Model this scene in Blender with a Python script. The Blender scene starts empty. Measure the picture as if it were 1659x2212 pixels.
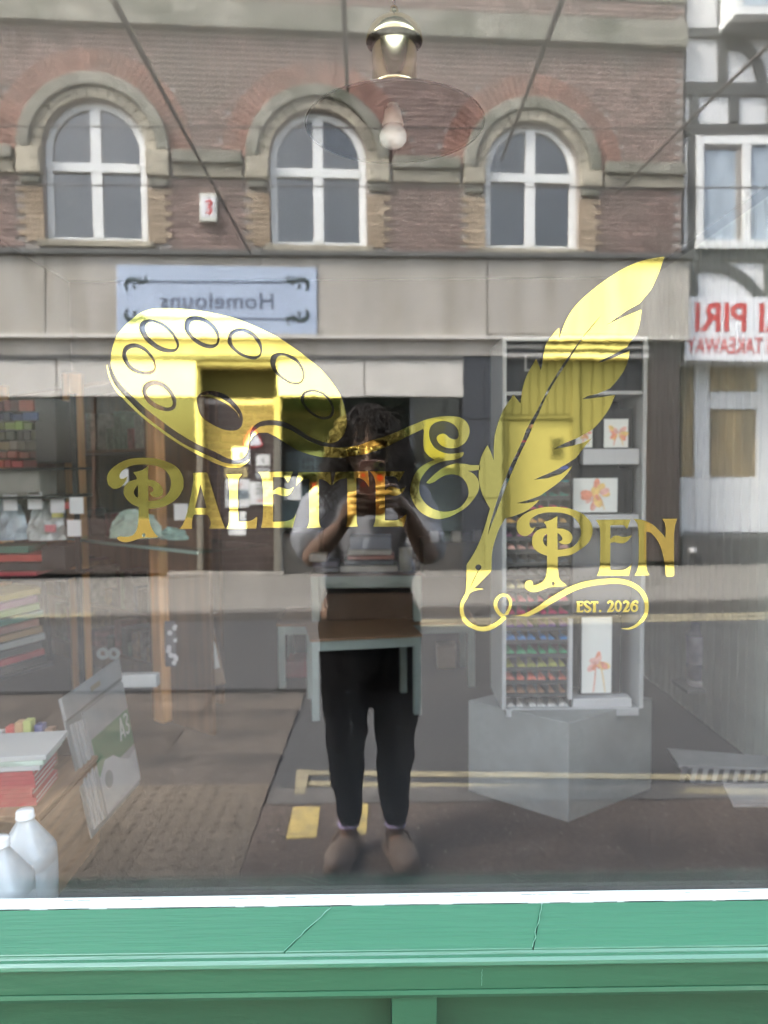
import bpy, math, random
from mathutils import Matrix, Vector
random.seed(7)
C = bpy.context.scene.collection
SC = bpy.context.scene
PI = math.pi
# ------------------------------------------------------------------ camera
CAMZ, GD = 1.425, 1.12                       # lens height, distance lens to glass (glass front face is y = 0)
ROT = (Matrix.Rotation(math.radians(-0.45), 3, 'Z') @ Matrix.Rotation(math.radians(90 - 3.5), 3, 'X')
       @ Matrix.Rotation(math.radians(-0.5), 3, 'Z'))
cd = bpy.data.cameras.new('camera'); cam = bpy.data.objects.new('camera', cd); C.objects.link(cam)
cam.matrix_world = Matrix.Translation((0, -GD, CAMZ)) @ ROT.to_4x4()
cd.sensor_fit = 'VERTICAL'; cd.sensor_height = 36; cd.sensor_width = 27; cd.lens = 26
cd.clip_start = 0.01; cd.clip_end = 400
cd.dof.use_dof = True; cd.dof.focus_distance = 1.13; cd.dof.aperture_fstop = 4.4
SC.camera = cam
# ------------------------------------------------------------------ sky, sun, exposure
SUN_EL, SUN_AZ = math.radians(48), math.radians(150)     # azimuth: direction the light comes from, measured from +x towards +y
w = bpy.data.worlds.new("World"); SC.world = w; w.use_nodes = True
nt = w.node_tree; bg = nt.nodes['Background']
sk = nt.nodes.new('ShaderNodeTexSky'); sk.sky_type = 'NISHITA'; sk.sun_disc = False
sk.sun_elevation = SUN_EL; sk.sun_rotation = PI / 2 - SUN_AZ
sk.air_density = 1.0; sk.dust_density = 4.0; sk.ozone_density = 0.6
hs = nt.nodes.new('ShaderNodeHueSaturation'); hs.inputs['Saturation'].default_value = .55
nt.links.new(sk.outputs[0], hs.inputs['Color']); nt.links.new(hs.outputs[0], bg.inputs[0]); bg.inputs[1].default_value = 0.15
sd = bpy.data.lights.new('sun', 'SUN'); sd.energy = 1.3; sd.angle = math.radians(14); sd.color = (1, .95, .88)
sun = bpy.data.objects.new('sun', sd); C.objects.link(sun)
sv = Vector((math.cos(SUN_EL) * math.cos(SUN_AZ), math.cos(SUN_EL) * math.sin(SUN_AZ), math.sin(SUN_EL)))
sun.rotation_euler = sv.to_track_quat('Z', 'Y').to_euler()
SC.view_settings.view_transform = 'Standard'; SC.view_settings.look = 'None'
SC.view_settings.exposure = 4.15; SC.view_settings.gamma = 1; SC.view_settings.use_curve_mapping = False
SC.cycles.use_denoising = True; SC.cycles.max_bounces = 10; SC.cycles.transparent_max_bounces = 24
SC.cycles.glossy_bounces = 6; SC.cycles.diffuse_bounces = 5; SC.cycles.caustics_reflective = False
SC.cycles.sample_clamp_indirect = 8

# ------------------------------------------------------------------ where a pixel of the photo (1659 x 2212) lies in the place
FPX = 26 / 36 * 2212
def ray(px, py):
    return ROT @ Vector(((px - 829.5) / FPX, -(py - 1106) / FPX, -1))
def at(px, py, D):
    """point at depth D behind the lens plane: inside the shop, or on the glass"""
    d = ray(px, py); t = D / d.y
    return Vector((d.x * t, D - GD, CAMZ + d.z * t))
def mi(px, py, D):
    """point in the street that the glass mirrors to that pixel, D = length of the folded path along y"""
    p = at(px, py, D); return Vector((p.x, -p.y, p.z))

# ------------------------------------------------------------------ materials
MATS = {}
def mat(name, col, rough=.6, metal=0., var=0., scale=12., bump=0., bscale=80., spec=.5, stretch=(1, 1, 1), rnd=0., detail=4, dark=None, coat=0., dscale=3.):
    if name in MATS: return MATS[name]
    m = bpy.data.materials.new(name); m.use_nodes = True; MATS[name] = m
    n = m.node_tree; L = n.links.new; p = n.nodes['Principled BSDF']
    p.inputs['Roughness'].default_value = rough; p.inputs['Metallic'].default_value = metal
    p.inputs['Specular IOR Level'].default_value = spec; p.inputs['Coat Weight'].default_value = coat
    p.inputs['Base Color'].default_value = (*col, 1)
    if var or bump or rnd or dark:
        tc = n.nodes.new('ShaderNodeTexCoord'); mp = n.nodes.new('ShaderNodeMapping')
        mp.inputs['Scale'].default_value = stretch; L(tc.outputs['Object'], mp.inputs[0])
    cs = None
    if var:
        no = n.nodes.new('ShaderNodeTexNoise'); no.inputs['Scale'].default_value = scale; no.inputs['Detail'].default_value = detail
        L(mp.outputs[0], no.inputs['Vector'])
        r = n.nodes.new('ShaderNodeValToRGB'); r.color_ramp.elements[0].position = .3; r.color_ramp.elements[1].position = .7
        r.color_ramp.elements[0].color = (*[max(0, c * (1 - var)) for c in col], 1)
        r.color_ramp.elements[1].color = (*[c * (1 + var) for c in col], 1)
        L(no.outputs['Fac'], r.inputs[0]); cs = r.outputs[0]
    if rnd:
        g = n.nodes.new('ShaderNodeNewGeometry'); oi = n.nodes.new('ShaderNodeObjectInfo')
        ad = n.nodes.new('ShaderNodeMath'); ad.operation = 'ADD'; L(g.outputs['Random Per Island'], ad.inputs[0]); L(oi.outputs['Random'], ad.inputs[1])
        fr = n.nodes.new('ShaderNodeMath'); fr.operation = 'FRACT'; L(ad.outputs[0], fr.inputs[0])
        mr = n.nodes.new('ShaderNodeMapRange'); mr.inputs[3].default_value = 1 - rnd; mr.inputs[4].default_value = 1 + rnd
        L(fr.outputs[0], mr.inputs[0])
        mx = n.nodes.new('ShaderNodeMix'); mx.data_type = 'RGBA'; mx.blend_type = 'MULTIPLY'; mx.inputs[0].default_value = 1
        if cs: L(cs, mx.inputs[6])
        else: mx.inputs[6].default_value = (*col, 1)
        L(mr.outputs[0], mx.inputs[7]); cs = mx.outputs[2]
    if dark:
        n2 = n.nodes.new('ShaderNodeTexNoise'); n2.inputs['Scale'].default_value = dscale; n2.inputs['Detail'].default_value = 6
        L(mp.outputs[0], n2.inputs['Vector'])
        r2 = n.nodes.new('ShaderNodeValToRGB'); r2.color_ramp.elements[0].position = .45; r2.color_ramp.elements[1].position = .68
        L(n2.outputs['Fac'], r2.inputs[0])
        mx = n.nodes.new('ShaderNodeMix'); mx.data_type = 'RGBA'
        L(r2.outputs[0], mx.inputs[0])
        if cs: L(cs, mx.inputs[6])
        else: mx.inputs[6].default_value = (*col, 1)
        mx.inputs[7].default_value = (*dark, 1); cs = mx.outputs[2]
    if cs: L(cs, p.inputs['Base Color'])
    if bump:
        nb = n.nodes.new('ShaderNodeTexNoise'); nb.inputs['Scale'].default_value = bscale; nb.inputs['Detail'].default_value = 5
        L(mp.outputs[0], nb.inputs['Vector'])
        b = n.nodes.new('ShaderNodeBump'); b.inputs['Strength'].default_value = bump; b.inputs['Distance'].default_value = .02
        L(nb.outputs['Fac'], b.inputs['Height']); L(b.outputs[0], p.inputs['Normal'])
    return m

def glass_mat():
    m = bpy.data.materials.new('window_glass'); m.use_nodes = True; n = m.node_tree; n.nodes.clear()
    o = n.nodes.new('ShaderNodeOutputMaterial'); t = n.nodes.new('ShaderNodeBsdfTransparent'); g = n.nodes.new('ShaderNodeBsdfGlossy')
    x = n.nodes.new('ShaderNodeMixShader'); t.inputs[0].default_value = (.97, .985, .98, 1); g.inputs['Roughness'].default_value = 0
    g.inputs['Color'].default_value = (1, 1, 1, 1); x.inputs[0].default_value = .05
    n.links.new(t.outputs[0], x.inputs[1]); n.links.new(g.outputs[0], x.inputs[2])
    # a thin uneven film of dust and wiping smears
    tc = n.nodes.new('ShaderNodeTexCoord'); mp = n.nodes.new('ShaderNodeMapping'); mp.inputs['Scale'].default_value = (3, 1, .7); mp.inputs['Rotation'].default_value = (0, .5, 0)
    no = n.nodes.new('ShaderNodeTexNoise'); no.inputs['Scale'].default_value = 5; no.inputs['Detail'].default_value = 9; no.inputs['Roughness'].default_value = .7
    mr = n.nodes.new('ShaderNodeMapRange'); mr.inputs[1].default_value = .45; mr.inputs[2].default_value = .8; mr.inputs[3].default_value = 0; mr.inputs[4].default_value = .0045
    df = n.nodes.new('ShaderNodeBsdfDiffuse'); df.inputs[0].default_value = (.7, .68, .64, 1); y = n.nodes.new('ShaderNodeMixShader')
    n.links.new(tc.outputs['Object'], mp.inputs[0]); n.links.new(mp.outputs[0], no.inputs['Vector']); n.links.new(no.outputs['Fac'], mr.inputs[0]); sx = n.nodes.new('ShaderNodeSeparateXYZ'); gz = n.nodes.new('ShaderNodeMapRange'); gz.inputs[1].default_value = .758; gz.inputs[2].default_value = .80; gz.inputs[3].default_value = .03; gz.inputs[4].default_value = 0
    ml = n.nodes.new('ShaderNodeMath'); ml.operation = 'MULTIPLY'; ad = n.nodes.new('ShaderNodeMath'); ad.operation = 'ADD'
    n.links.new(tc.outputs['Object'], sx.inputs[0]); n.links.new(sx.outputs[2], gz.inputs[0]); n.links.new(gz.outputs[0], ml.inputs[0]); n.links.new(no.outputs['Fac'], ml.inputs[1])
    n.links.new(mr.outputs[0], ad.inputs[0]); n.links.new(ml.outputs[0], ad.inputs[1]); n.links.new(ad.outputs[0], y.inputs[0])
    n.links.new(x.outputs[0], y.inputs[1]); n.links.new(df.outputs[0], y.inputs[2]); n.links.new(y.outputs[0], o.inputs[0])
    return m

def clear_mat(name, tint=(.9, .95, .95), fac=.15, rough=.05, wavy=0):
    if name in MATS: return MATS[name]
    m = bpy.data.materials.new(name); m.use_nodes = True; n = m.node_tree; n.nodes.clear(); MATS[name] = m
    o = n.nodes.new('ShaderNodeOutputMaterial'); t = n.nodes.new('ShaderNodeBsdfTransparent'); g = n.nodes.new('ShaderNodeBsdfGlossy')
    x = n.nodes.new('ShaderNodeMixShader'); t.inputs[0].default_value = (*tint, 1); g.inputs['Roughness'].default_value = rough
    x.inputs[0].default_value = fac
    if wavy:
        tc = n.nodes.new('ShaderNodeTexCoord'); no = n.nodes.new('ShaderNodeTexNoise'); no.inputs['Scale'].default_value = 1.6; no.inputs['Detail'].default_value = 2
        bp = n.nodes.new('ShaderNodeBump'); bp.inputs['Strength'].default_value = wavy; bp.inputs['Distance'].default_value = .12
        n.links.new(tc.outputs['Object'], no.inputs['Vector']); n.links.new(no.outputs['Fac'], bp.inputs['Height']); n.links.new(bp.outputs[0], g.inputs['Normal'])
    n.links.new(t.outputs[0], x.inputs[1]); n.links.new(g.outputs[0], x.inputs[2]); n.links.new(x.outputs[0], o.inputs[0])
    return m

# ------------------------------------------------------------------ mesh building
class MB:
    def __init__(s): s.v, s.f, s.m = [], [], []
    def add(s, vs, fs, M=None, mi=0):
        b = len(s.v)
        for p in vs:
            p = Vector(p); s.v.append(M @ p if M else p)
        for f in fs: s.f.append([b + i for i in f]); s.m.append(mi)
        return s
    def box(s, x0, x1, y0, y1, z0, z1, M=None, mi=0):
        return s.add([(x0, y0, z0), (x1, y0, z0), (x1, y1, z0), (x0, y1, z0), (x0, y0, z1), (x1, y0, z1), (x1, y1, z1), (x0, y1, z1)],
                     [(3, 2, 1, 0), (4, 5, 6, 7), (0, 1, 5, 4), (1, 2, 6, 5), (2, 3, 7, 6), (3, 0, 4, 7)], M, mi)
    def prism(s, poly, w0, w1, M=None, mi=0):
        """poly in (u, z), extruded along w (local y)"""
        n = len(poly)
        vs = [(u, w0, z) for u, z in poly] + [(u, w1, z) for u, z in poly]
        fs = [list(range(n))[::-1], list(range(n, 2 * n))] + [(i, (i + 1) % n, n + (i + 1) % n, n + i) for i in range(n)]
        return s.add(vs, [f[::-1] for f in fs], M, mi)
    def strip(s, outer, inner, w0, w1, M=None, mi=0, closed=False):
        """band between two equally long curves in (u, z), with thickness"""
        n = len(outer)
        vs = [(u, w, z) for w in (w0, w1) for c in (outer, inner) for u, z in c]
        fs = []
        rng = range(n) if closed else range(n - 1)
        for i in rng:
            j = (i + 1) % n
            fs += [(2 * n + i, 2 * n + j, 3 * n + j, 3 * n + i), (i, n + i, n + j, j), (i, j, 2 * n + j, 2 * n + i), (n + i, 3 * n + i, 3 * n + j, n + j)]
        if not closed:
            fs += [(0, 2 * n, 3 * n, n), (n - 1, 2 * n - 1, 4 * n - 1, 3 * n - 1)]
        return s.add(vs, fs, M, mi)
    def tube(s, pts, r, n=8, M=None, mi=0, cap=True):
        pts = [Vector(p) for p in pts]; k = len(pts); vs = []
        rs = r if isinstance(r, (list, tuple)) else [r] * k
        up = Vector((0, 0, 1)); last = None
        for i, p in enumerate(pts):
            d = (pts[min(i + 1, k - 1)] - pts[max(i - 1, 0)]).normalized()
            a = d.cross(up) if last is None else last - d * last.dot(d)
            if a.length < 1e-4: a = d.cross(Vector((1, 0, 0)))
            a.normalize(); last = a; b = d.cross(a)
            vs += [p + (a * math.cos(2 * PI * j / n) + b * math.sin(2 * PI * j / n)) * rs[i] for j in range(n)]
        fs = [(i * n + j, i * n + (j + 1) % n, (i + 1) * n + (j + 1) % n, (i + 1) * n + j) for i in range(k - 1) for j in range(n)]
        if cap: fs += [list(range(n))[::-1], list(range((k - 1) * n, k * n))]
        return s.add(vs, fs, M, mi)
    def lathe(s, prof, n=32, M=None, mi=0, close=False, c=(0, 0)):
        vs = [(c[0] + r * math.cos(2 * PI * j / n), c[1] + r * math.sin(2 * PI * j / n), z) for r, z in prof for j in range(n)]
        k = len(prof)
        fs = [(i * n + j, i * n + (j + 1) % n, (i + 1) * n + (j + 1) % n, (i + 1) * n + j) for i in range(k - 1) for j in range(n)]
        if close: fs += [list(range(n))[::-1], list(range((k - 1) * n, k * n))]
        return s.add(vs, fs, M, mi)
    def mesh(s, name, mats, smooth=False):
        me = bpy.data.meshes.new(name); me.from_pydata([tuple(p) for p in s.v], [], s.f)
        for m in (mats if isinstance(mats, (list, tuple)) else [mats]): me.materials.append(m)
        me.polygons.foreach_set('material_index', s.m)
        if smooth: me.polygons.foreach_set('use_smooth', [True] * len(s.f))
        me.update(); return me
    def build(s, name, mats, parent=None, bevel=0, smooth=False, seg=2):
        return link(name, s.mesh(name, mats, smooth), parent, bevel, seg)

def link(name, me, parent=None, bevel=0, seg=2):
    o = bpy.data.objects.new(name, me); C.objects.link(o)
    if parent: o.parent = parent; o.matrix_parent_inverse = parent_world(parent).inverted()
    if bevel:
        b = o.modifiers.new('edge', 'BEVEL'); b.width = bevel; b.segments = seg; b.limit_method = 'ANGLE'
    return o
def parent_world(p):
    return parent_world(p.parent) @ p.matrix_parent_inverse @ p.matrix_basis if p.parent else p.matrix_basis.copy()
def thing(name, label, cat, loc=(0, 0, 0), group=None):
    o = bpy.data.objects.new(name, None); C.objects.link(o); o.location = loc; o.empty_display_size = .05
    o['label'] = label; o['category'] = cat
    if group: o['group'] = group
    return o
def tag(o, label, cat, group=None):
    o['label'] = label; o['category'] = cat
    if group: o['group'] = group
    return o
def struct(o): o['kind'] = 'structure'; return o
def stuff(o): o['kind'] = 'stuff'; return o

def catmull(pts, n=6, closed=False):
    k = len(pts); out = []
    for i in range(k if closed else k - 1):
        P0 = pts[(i - 1) % k] if closed or i > 0 else pts[0]
        P1, P2 = pts[i], pts[(i + 1) % k]
        P3 = pts[(i + 2) % k] if closed or i + 2 < k else pts[-1]
        for j in range(n):
            t = j / n
            out.append(tuple(.5 * (2 * b + (c - a) * t + (2 * a - 5 * b + 4 * c - d) * t * t + (3 * b - a - 3 * c + d) * t ** 3) for a, b, c, d in zip(P0, P1, P2, P3)))
    if not closed: out.append(tuple(pts[-1]))
    return out
def stroke(pts, ws, n=6):
    """outline polygon of a brush stroke of varying width"""
    q = catmull([(*p, w) for p, w in zip(pts, ws)], n); L_, R_ = [], []
    for i, (x, y, w_) in enumerate(q):
        a, b = q[max(i - 1, 0)], q[min(i + 1, len(q) - 1)]
        d = Vector((b[0] - a[0], b[1] - a[1])); d = d.normalized() if d.length else Vector((1, 0))
        L_.append((x - d.y * w_ / 2, y + d.x * w_ / 2)); R_.append((x + d.y * w_ / 2, y - d.x * w_ / 2))
    return L_ + R_[::-1]
def flat_mesh(name, loops, mats, ext=.0001):
    """filled 2D shape with holes (even-odd), thickness 2*ext, in its own xy plane"""
    cu = bpy.data.curves.new(name, 'CURVE'); cu.dimensions = '2D'; cu.fill_mode = 'BOTH'; cu.extrude = ext
    for lp in loops:
        sp = cu.splines.new('POLY'); sp.points.add(len(lp) - 1)
        for p, (x, y) in zip(sp.points, lp): p.co = (x, y, 0, 1)
        sp.use_cyclic_u = True
    o = bpy.data.objects.new(name, cu); C.objects.link(o)
    me = bpy.data.meshes.new_from_object(o.evaluated_get(bpy.context.evaluated_depsgraph_get()))
    bpy.data.objects.remove(o); bpy.data.curves.remove(cu)
    me.materials.clear(); me.materials.append(mats); me.name = name
    return me
def text_mesh(body, size, m, ext=.002, bold=0., space=1., align='CENTER'):
    cu = bpy.data.curves.new('lettering', 'FONT'); cu.body = body; cu.size = size; cu.extrude = ext; cu.offset = bold
    cu.align_x = align; cu.align_y = 'CENTER'; cu.space_character = space; cu.resolution_u = 3
    o = bpy.data.objects.new('lettering', cu); C.objects.link(o)
    me = bpy.data.meshes.new_from_object(o.evaluated_get(bpy.context.evaluated_depsgraph_get()))
    bpy.data.objects.remove(o); bpy.data.curves.remove(cu)
    me.materials.clear(); me.materials.append(m); me.name = 'lettering'
    return me
def place(name, me, M, parent=None):
    me = me.copy() if me.users else me
    me.transform(M); return link(name, me, parent)
# ================================================================== OUR SHOPFRONT (the window we look through)
green = mat('green_sill_paint', (.031, .112, .064), .20, var=.16, scale=5, bump=.16, bscale=150, stretch=(.06, 1, 1), coat=.3, dark=(.020, .085, .046), dscale=2.2)
greenf = mat('green_paint_shaded', (.020, .086, .043), .33, var=.14, dark=(.016, .062, .030), dscale=4, scale=5, bump=.07, bscale=60, stretch=(.25, 1, 1), coat=.1)  # same green as the sill, weaker light on upright faces put into its colour
white_bead = mat('white_gloss_paint', (.36, .415, .385), .35, var=.06, scale=20, bump=.12, bscale=60)
render_m = mat('painted_render', (.42, .4, .36), .8, var=.15, scale=4, bump=.2)
chip = mat('flaking_paint', (.10, .12, .105), .8, var=.3, scale=90)
WX0, WX1 = -2.9, 2.3
front = thing('shopfront', 'green painted timber shopfront with a sill and panels below the big window', 'shopfront', (0, 0, 0))
def xprof(prof, x0, x1):
    """profile in (y, z) swept along x"""
    n = len(prof); b = MB()
    return b.add([(x, y, z) for x in (x0, x1) for y, z in prof],
                 [list(range(n)), list(range(n, 2 * n))[::-1]] + [(i, n + i, n + (i + 1) % n, (i + 1) % n) for i in range(n)])
xprof([(-.0002, .735), (-.0002, .7578), (-.0035, .7575), (-.0045, .7565), (-.018, .7540), (-.0195, .7520), (-.0195, .735)], WX0, WX1).build('glazing_bead', white_bead, front)
# sill board in three lengths with mitred, cracked joints
for a0, a1, b0, b1 in ((WX0, -.078, WX0, -.142), (-.0765, .246, -.1405, .217), (.2475, WX1, .2185, WX1)):
    b = MB(); za, zb = .7515, .7285
    b.add([(a0, -.0205, za), (a1, -.0205, za), (b1, -.094, zb), (b0, -.094, zb), (a0, -.0205, .7138), (a1, -.0205, .7138), (b1, -.094, .7138), (b0, -.094, .7138)],
          [(0, 1, 2, 3)[::-1], (4, 5, 6, 7), (0, 1, 5, 4), (1, 2, 6, 5), (2, 3, 7, 6), (3, 0, 4, 7)])
    b.build('sill_board', green, front, .0012)
xprof([(-.0945, .7138), (-.0945, .7265), (-.0975, .7232), (-.0995, .7248), (-.106, .7245), (-.110, .721), (-.111, .717), (-.111, .7155), (-.109, .7138)], WX0, WX1).build('sill_nosing', green, front)
xprof([(-.03, .679), (-.03, .7132), (-.1065, .7132), (-.1065, .679)], WX0, WX1).build('top_rail', greenf, front)
xprof([(-.03, .663), (-.03, .6783), (-.102, .6783), (-.106, .6762), (-.1075, .671), (-.105, .665), (-.098, .663)], WX0, WX1).build('rail_moulding', greenf, front)
POSTS = [(-.72, -.655), (.013, .078), (.745, .81), (-1.45, -1.385), (1.4, 1.46)]
for a, b_ in POSTS:
    MB().box(a, b_, -.1, -.03, .12, .6625).build('panel_post', greenf, front, .002)
xs = sorted(POSTS); edges = [WX0] + [v for p in xs for v in p] + [WX1]
for i in range(0, len(edges), 2):
    x0, x1 = edges[i], edges[i + 1]
    MB().box(x0 + .001, x1 - .001, -.062, -.035, .12, .662).build('recessed_panel', greenf, front)
MB().box(WX0, WX1, -.112, -.03, 0.0, .118).build('plinth_board', greenf, front, .003)
# paint ridges and cracks
rr = random.Random(3)
ridge_m = mat('pale_green_paint_edge', (.10, .24, .165), .3)
for (xa, ya), (xb, yb) in (((.246, -.026), (.218, -.093)), ((-.078, -.026), (-.142, -.093))):
    pts = [(xa + (xb - xa) * t + rr.uniform(-.0015, .0015), ya + (yb - ya) * t, .7522 - .022 * t) for t in [i / 9 for i in range(10)]]
    MB().tube(pts, [.0003 + .0006 * rr.random() for _ in pts], 5).build('paint_ridge', ridge_m, front)
MB().tube([(.142 + rr.uniform(-.001, .001), -.1068, .707 - .004 * i) for i in range(7)], .0004, 5).build('paint_ridge', ridge_m, front)
b = MB()
for i in range(46):
    x = rr.uniform(-.75, .95); l = rr.uniform(.004, .022)
    b.box(x, x + l, -.0058, -.0052, .7565, .7570)
for i in range(70):
    x = rr.uniform(-.8, .9); l = rr.uniform(.01, .06)
    b.box(x, x + l, -.0212, -.0202, .7515, .7522 + rr.random() * .0006)
stuff(b.build('flaked_paint', chip, front))
# stone pilasters, head and wall above, out of the frame: they keep the daylight out of the room
for x0, x1 in ((-3.3, WX0), (WX1, 2.6)):
    MB().box(x0, x1, -.13, .3, 0, 3.1).build('side_pier', greenf, front, .006)
MB().box(WX0, WX1, -.1, .02, 3.0, 3.1).build('transom_head', green, front, .004)
MB().box(-3.3, 2.6, -.22, .3, 3.1, 3.75).build('fascia', greenf, front, .006)
# the pane
MB().box(WX0, WX1, .0065, .05, .66, .722).build('inner_bead', mat('dim_inner_bead', (.25, .26, .25), .6), front)
pane = MB().box(WX0, WX1, .0, .006, .742, 3.0).build('glass_pane', glass_mat(), front)
# ================================================================== GOLD LEAF SIGN on the glass
gold = mat('gold_mirror_vinyl', (.60, .535, .155), .02, 1, bump=.0012, bscale=40)
def seg(x0, y0, s, pts): return [((x0 + x / s), (y0 + y / s)) for x, y in pts]
def glass_xy(p):
    q = at(p[0] * .6636, p[1] * .6636, GD); return (q.x, q.z)
LAYER = [0]
def gold_shape(name, loops, parent, smooth=False, label=None):
    me = flat_mesh(name, [[glass_xy(p) for p in lp] for lp in loops], gold, .00005)
    M = Matrix(((1, 0, 0, 0), (0, 0, 1, -.0004 - .00012 * (LAYER[0] % 4)), (0, 1, 0, 0), (0, 0, 0, 1))); LAYER[0] += 1
    me.transform(M); o = link(name, me, parent)
    if label: o['label'] = label
    return o
def ell(cx, cy, rx, ry, n=28, rot=0):
    return [(cx + rx * math.cos(t) * math.cos(rot) - ry * math.sin(t) * math.sin(rot), cy + rx * math.cos(t) * math.sin(rot) + ry * math.sin(t) * math.cos(rot)) for t in [2 * PI * i / n for i in range(n)]]
A = (320, 950, 1.929)
pal = thing('palette_emblem', 'gold vinyl artist palette emblem with seven paint wells on the window glass', 'emblem')
body = seg(*A, catmull([(80, 452), (80, 420), (84, 380), (97, 325), (122, 268), (165, 215), (215, 170), (270, 130), (340, 107), (430, 103), (540, 107), (660, 121), (760, 141), (860, 166), (960, 204), (1050, 245), (1130, 286), (1220, 345), (1310, 412), (1390, 480), (1455, 552), (1508, 628), (1540, 700), (1557, 770), (1560, 830), (1545, 890), (1505, 935), (1450, 950), (1390, 935), (1320, 905), (1260, 865), (1200, 830), (1140, 811), (1080, 806), (1030, 812), (995, 828), (967, 855), (952, 895), (948, 940), (940, 990), (922, 1030), (890, 1050), (845, 1053), (800, 1040), (730, 1003), (648, 968), (560, 922), (490, 878), (420, 828), (357, 780), (282, 720), (212, 652), (152, 592), (108, 530), (86, 480)], 3, True))
wells = [
 ([(275, 620), (290, 580), (330, 558), (380, 560), (430, 585), (470, 630), (490, 680), (485, 725), (455, 747), (410, 747), (360, 730), (310, 695), (285, 655)], [(303, 625), (320, 600), (350, 587), (385, 592), (425, 615), (455, 655), (468, 695), (458, 722), (425, 726), (380, 710), (340, 685), (315, 655)]),
 ([(150, 390), (165, 345), (205, 325), (250, 328), (300, 355), (340, 400), (362, 450), (358, 495), (330, 518), (285, 520), (235, 508), (190, 480), (160, 435)], [(177, 395), (190, 365), (225, 352), (265, 358), (305, 385), (338, 425), (352, 465), (345, 488), (315, 500), (275, 498), (230, 478), (195, 445)]),
 ([(257, 215), (275, 185), (320, 172), (370, 182), (420, 205), (465, 245), (500, 300), (507, 340), (490, 370), (450, 382), (390, 372), (330, 335), (285, 290), (262, 250)], [(295, 225), (305, 200), (340, 190), (385, 205), (430, 235), (465, 275), (490, 320), (492, 350), (470, 360), (430, 355), (380, 335), (335, 300), (305, 260)]),
 ([(540, 215), (550, 175), (585, 153), (635, 155), (680, 172), (725, 205), (755, 250), (762, 300), (745, 340), (705, 356), (655, 345), (605, 315), (565, 275), (545, 240)], [(572, 235), (580, 195), (610, 180), (650, 185), (690, 205), (725, 240), (745, 280), (745, 315), (725, 330), (685, 328), (640, 310), (600, 280), (580, 255)]),
 ([(812, 310), (820, 265), (850, 238), (895, 229), (945, 240), (990, 270), (1018, 310), (1030, 355), (1020, 400), (985, 424), (940, 418), (885, 395), (840, 360), (818, 330)], [(838, 310), (845, 275), (870, 255), (905, 250), (950, 270), (985, 300), (1010, 340), (1018, 375), (1005, 400), (970, 405), (925, 395), (880, 370), (850, 340)]),
 ([(1080, 440), (1090, 400), (1130, 383), (1180, 388), (1235, 412), (1275, 455), (1296, 510), (1288, 555), (1260, 580), (1210, 578), (1155, 550), (1110, 510), (1088, 475)], [(1112, 450), (1125, 410), (1160, 400), (1200, 415), (1245, 445), (1275, 490), (1285, 530), (1270, 562), (1235, 570), (1190, 555), (1145, 520), (1118, 485)]),
 ([(1272, 680), (1285, 635), (1330, 615), (1380, 620), (1430, 645), (1465, 690), (1480, 735), (1470, 780), (1435, 800), (1385, 795), (1335, 765), (1295, 725)], [(1290, 680), (1300, 645), (1340, 628), (1385, 635), (1425, 660), (1455, 700), (1467, 740), (1455, 772), (1425, 785), (1385, 780), (1340, 752), (1305, 715)])]
thumb = [(620, 700), (625, 655), (660, 628), (710, 622), (765, 632), (820, 660), (870, 710), (900, 760), (908, 805), (895, 850), (860, 870), (800, 868), (740, 845), (680, 810), (640, 770)]
holes = [seg(*A, catmull(o, 4, True)) for o, _ in wells] + [seg(*A, catmull(thumb, 4, True))]
gold_shape('palette_board', [body] + holes, pal)
for _, i_ in wells: gold_shape('paint_well', [seg(*A, catmull(i_, 4, True))], pal)
gold_shape('thumb_crescent', [seg(*A, [(640, 652), (700, 645), (770, 666), (830, 706), (870, 752), (889, 797), (884, 770), (850, 737), (800, 700), (740, 672), (680, 657)])], pal)
gold_shape('palette_rim', [seg(*A, catmull([(55, 455), (58, 500), (75, 555), (112, 622), (165, 680), (235, 750), (310, 815), (380, 868), (455, 922), (530, 970), (620, 1020), (700, 1060), (780, 1094), (845, 1104), (910, 1096), (952, 1050), (905, 1076), (845, 1081), (784, 1070), (712, 1038), (632, 1002), (540, 957), (470, 912), (400, 862), (333, 812), (258, 750), (188, 678), (128, 616), (84, 548), (62, 478)], 3, True))], pal)
amp = thing('ampersand_decal', 'large gold vinyl ampersand whose long tail sweeps in from under the palette', 'lettering')
Dd = (1100, 1330, 3.072)
swA = seg(*A, [(952, 940), (962, 900), (985, 868), (1015, 846), (1060, 838), (1110, 838), (1160, 848), (1210, 868), (1270, 905), (1330, 940), (1400, 968)])
swT = seg(*Dd, [(-40, 388), (60, 388), (200, 368), (320, 325), (430, 292), (560, 245), (660, 200), (760, 158), (860, 118), (960, 90), (1060, 77), (1160, 78), (1240, 98), (1290, 140), (1315, 200), (1312, 260), (1280, 330), (1220, 378), (1150, 397), (1080, 390), (1025, 362), (995, 325), (987, 290), (1010, 262), (1050, 250), (1085, 264), (1110, 290), (1150, 308), (1190, 305), (1207, 265), (1195, 205), (1155, 158), (1090, 130), (1030, 125), (965, 145), (925, 185), (910, 250), (925, 325), (965, 390), (1030, 432), (1100, 450), (1170, 450), (1253, 437), (1250, 465), (1225, 490), (1180, 508), (1100, 518), (1030, 522), (965, 512), (900, 465), (862, 410), (853, 320), (856, 210), (800, 228), (720, 265), (640, 305), (560, 345), (480, 383), (400, 415), (300, 447), (180, 470), (60, 480)])
swB = seg(*A, [(1560, 1042), (1470, 1040), (1400, 1038), (1320, 1020), (1250, 995), (1180, 952), (1120, 912), (1060, 884), (1010, 885), (975, 905)])
gold_shape('upper_bowl', [swA + catmull(swT, 3) + swB], amp)
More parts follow.
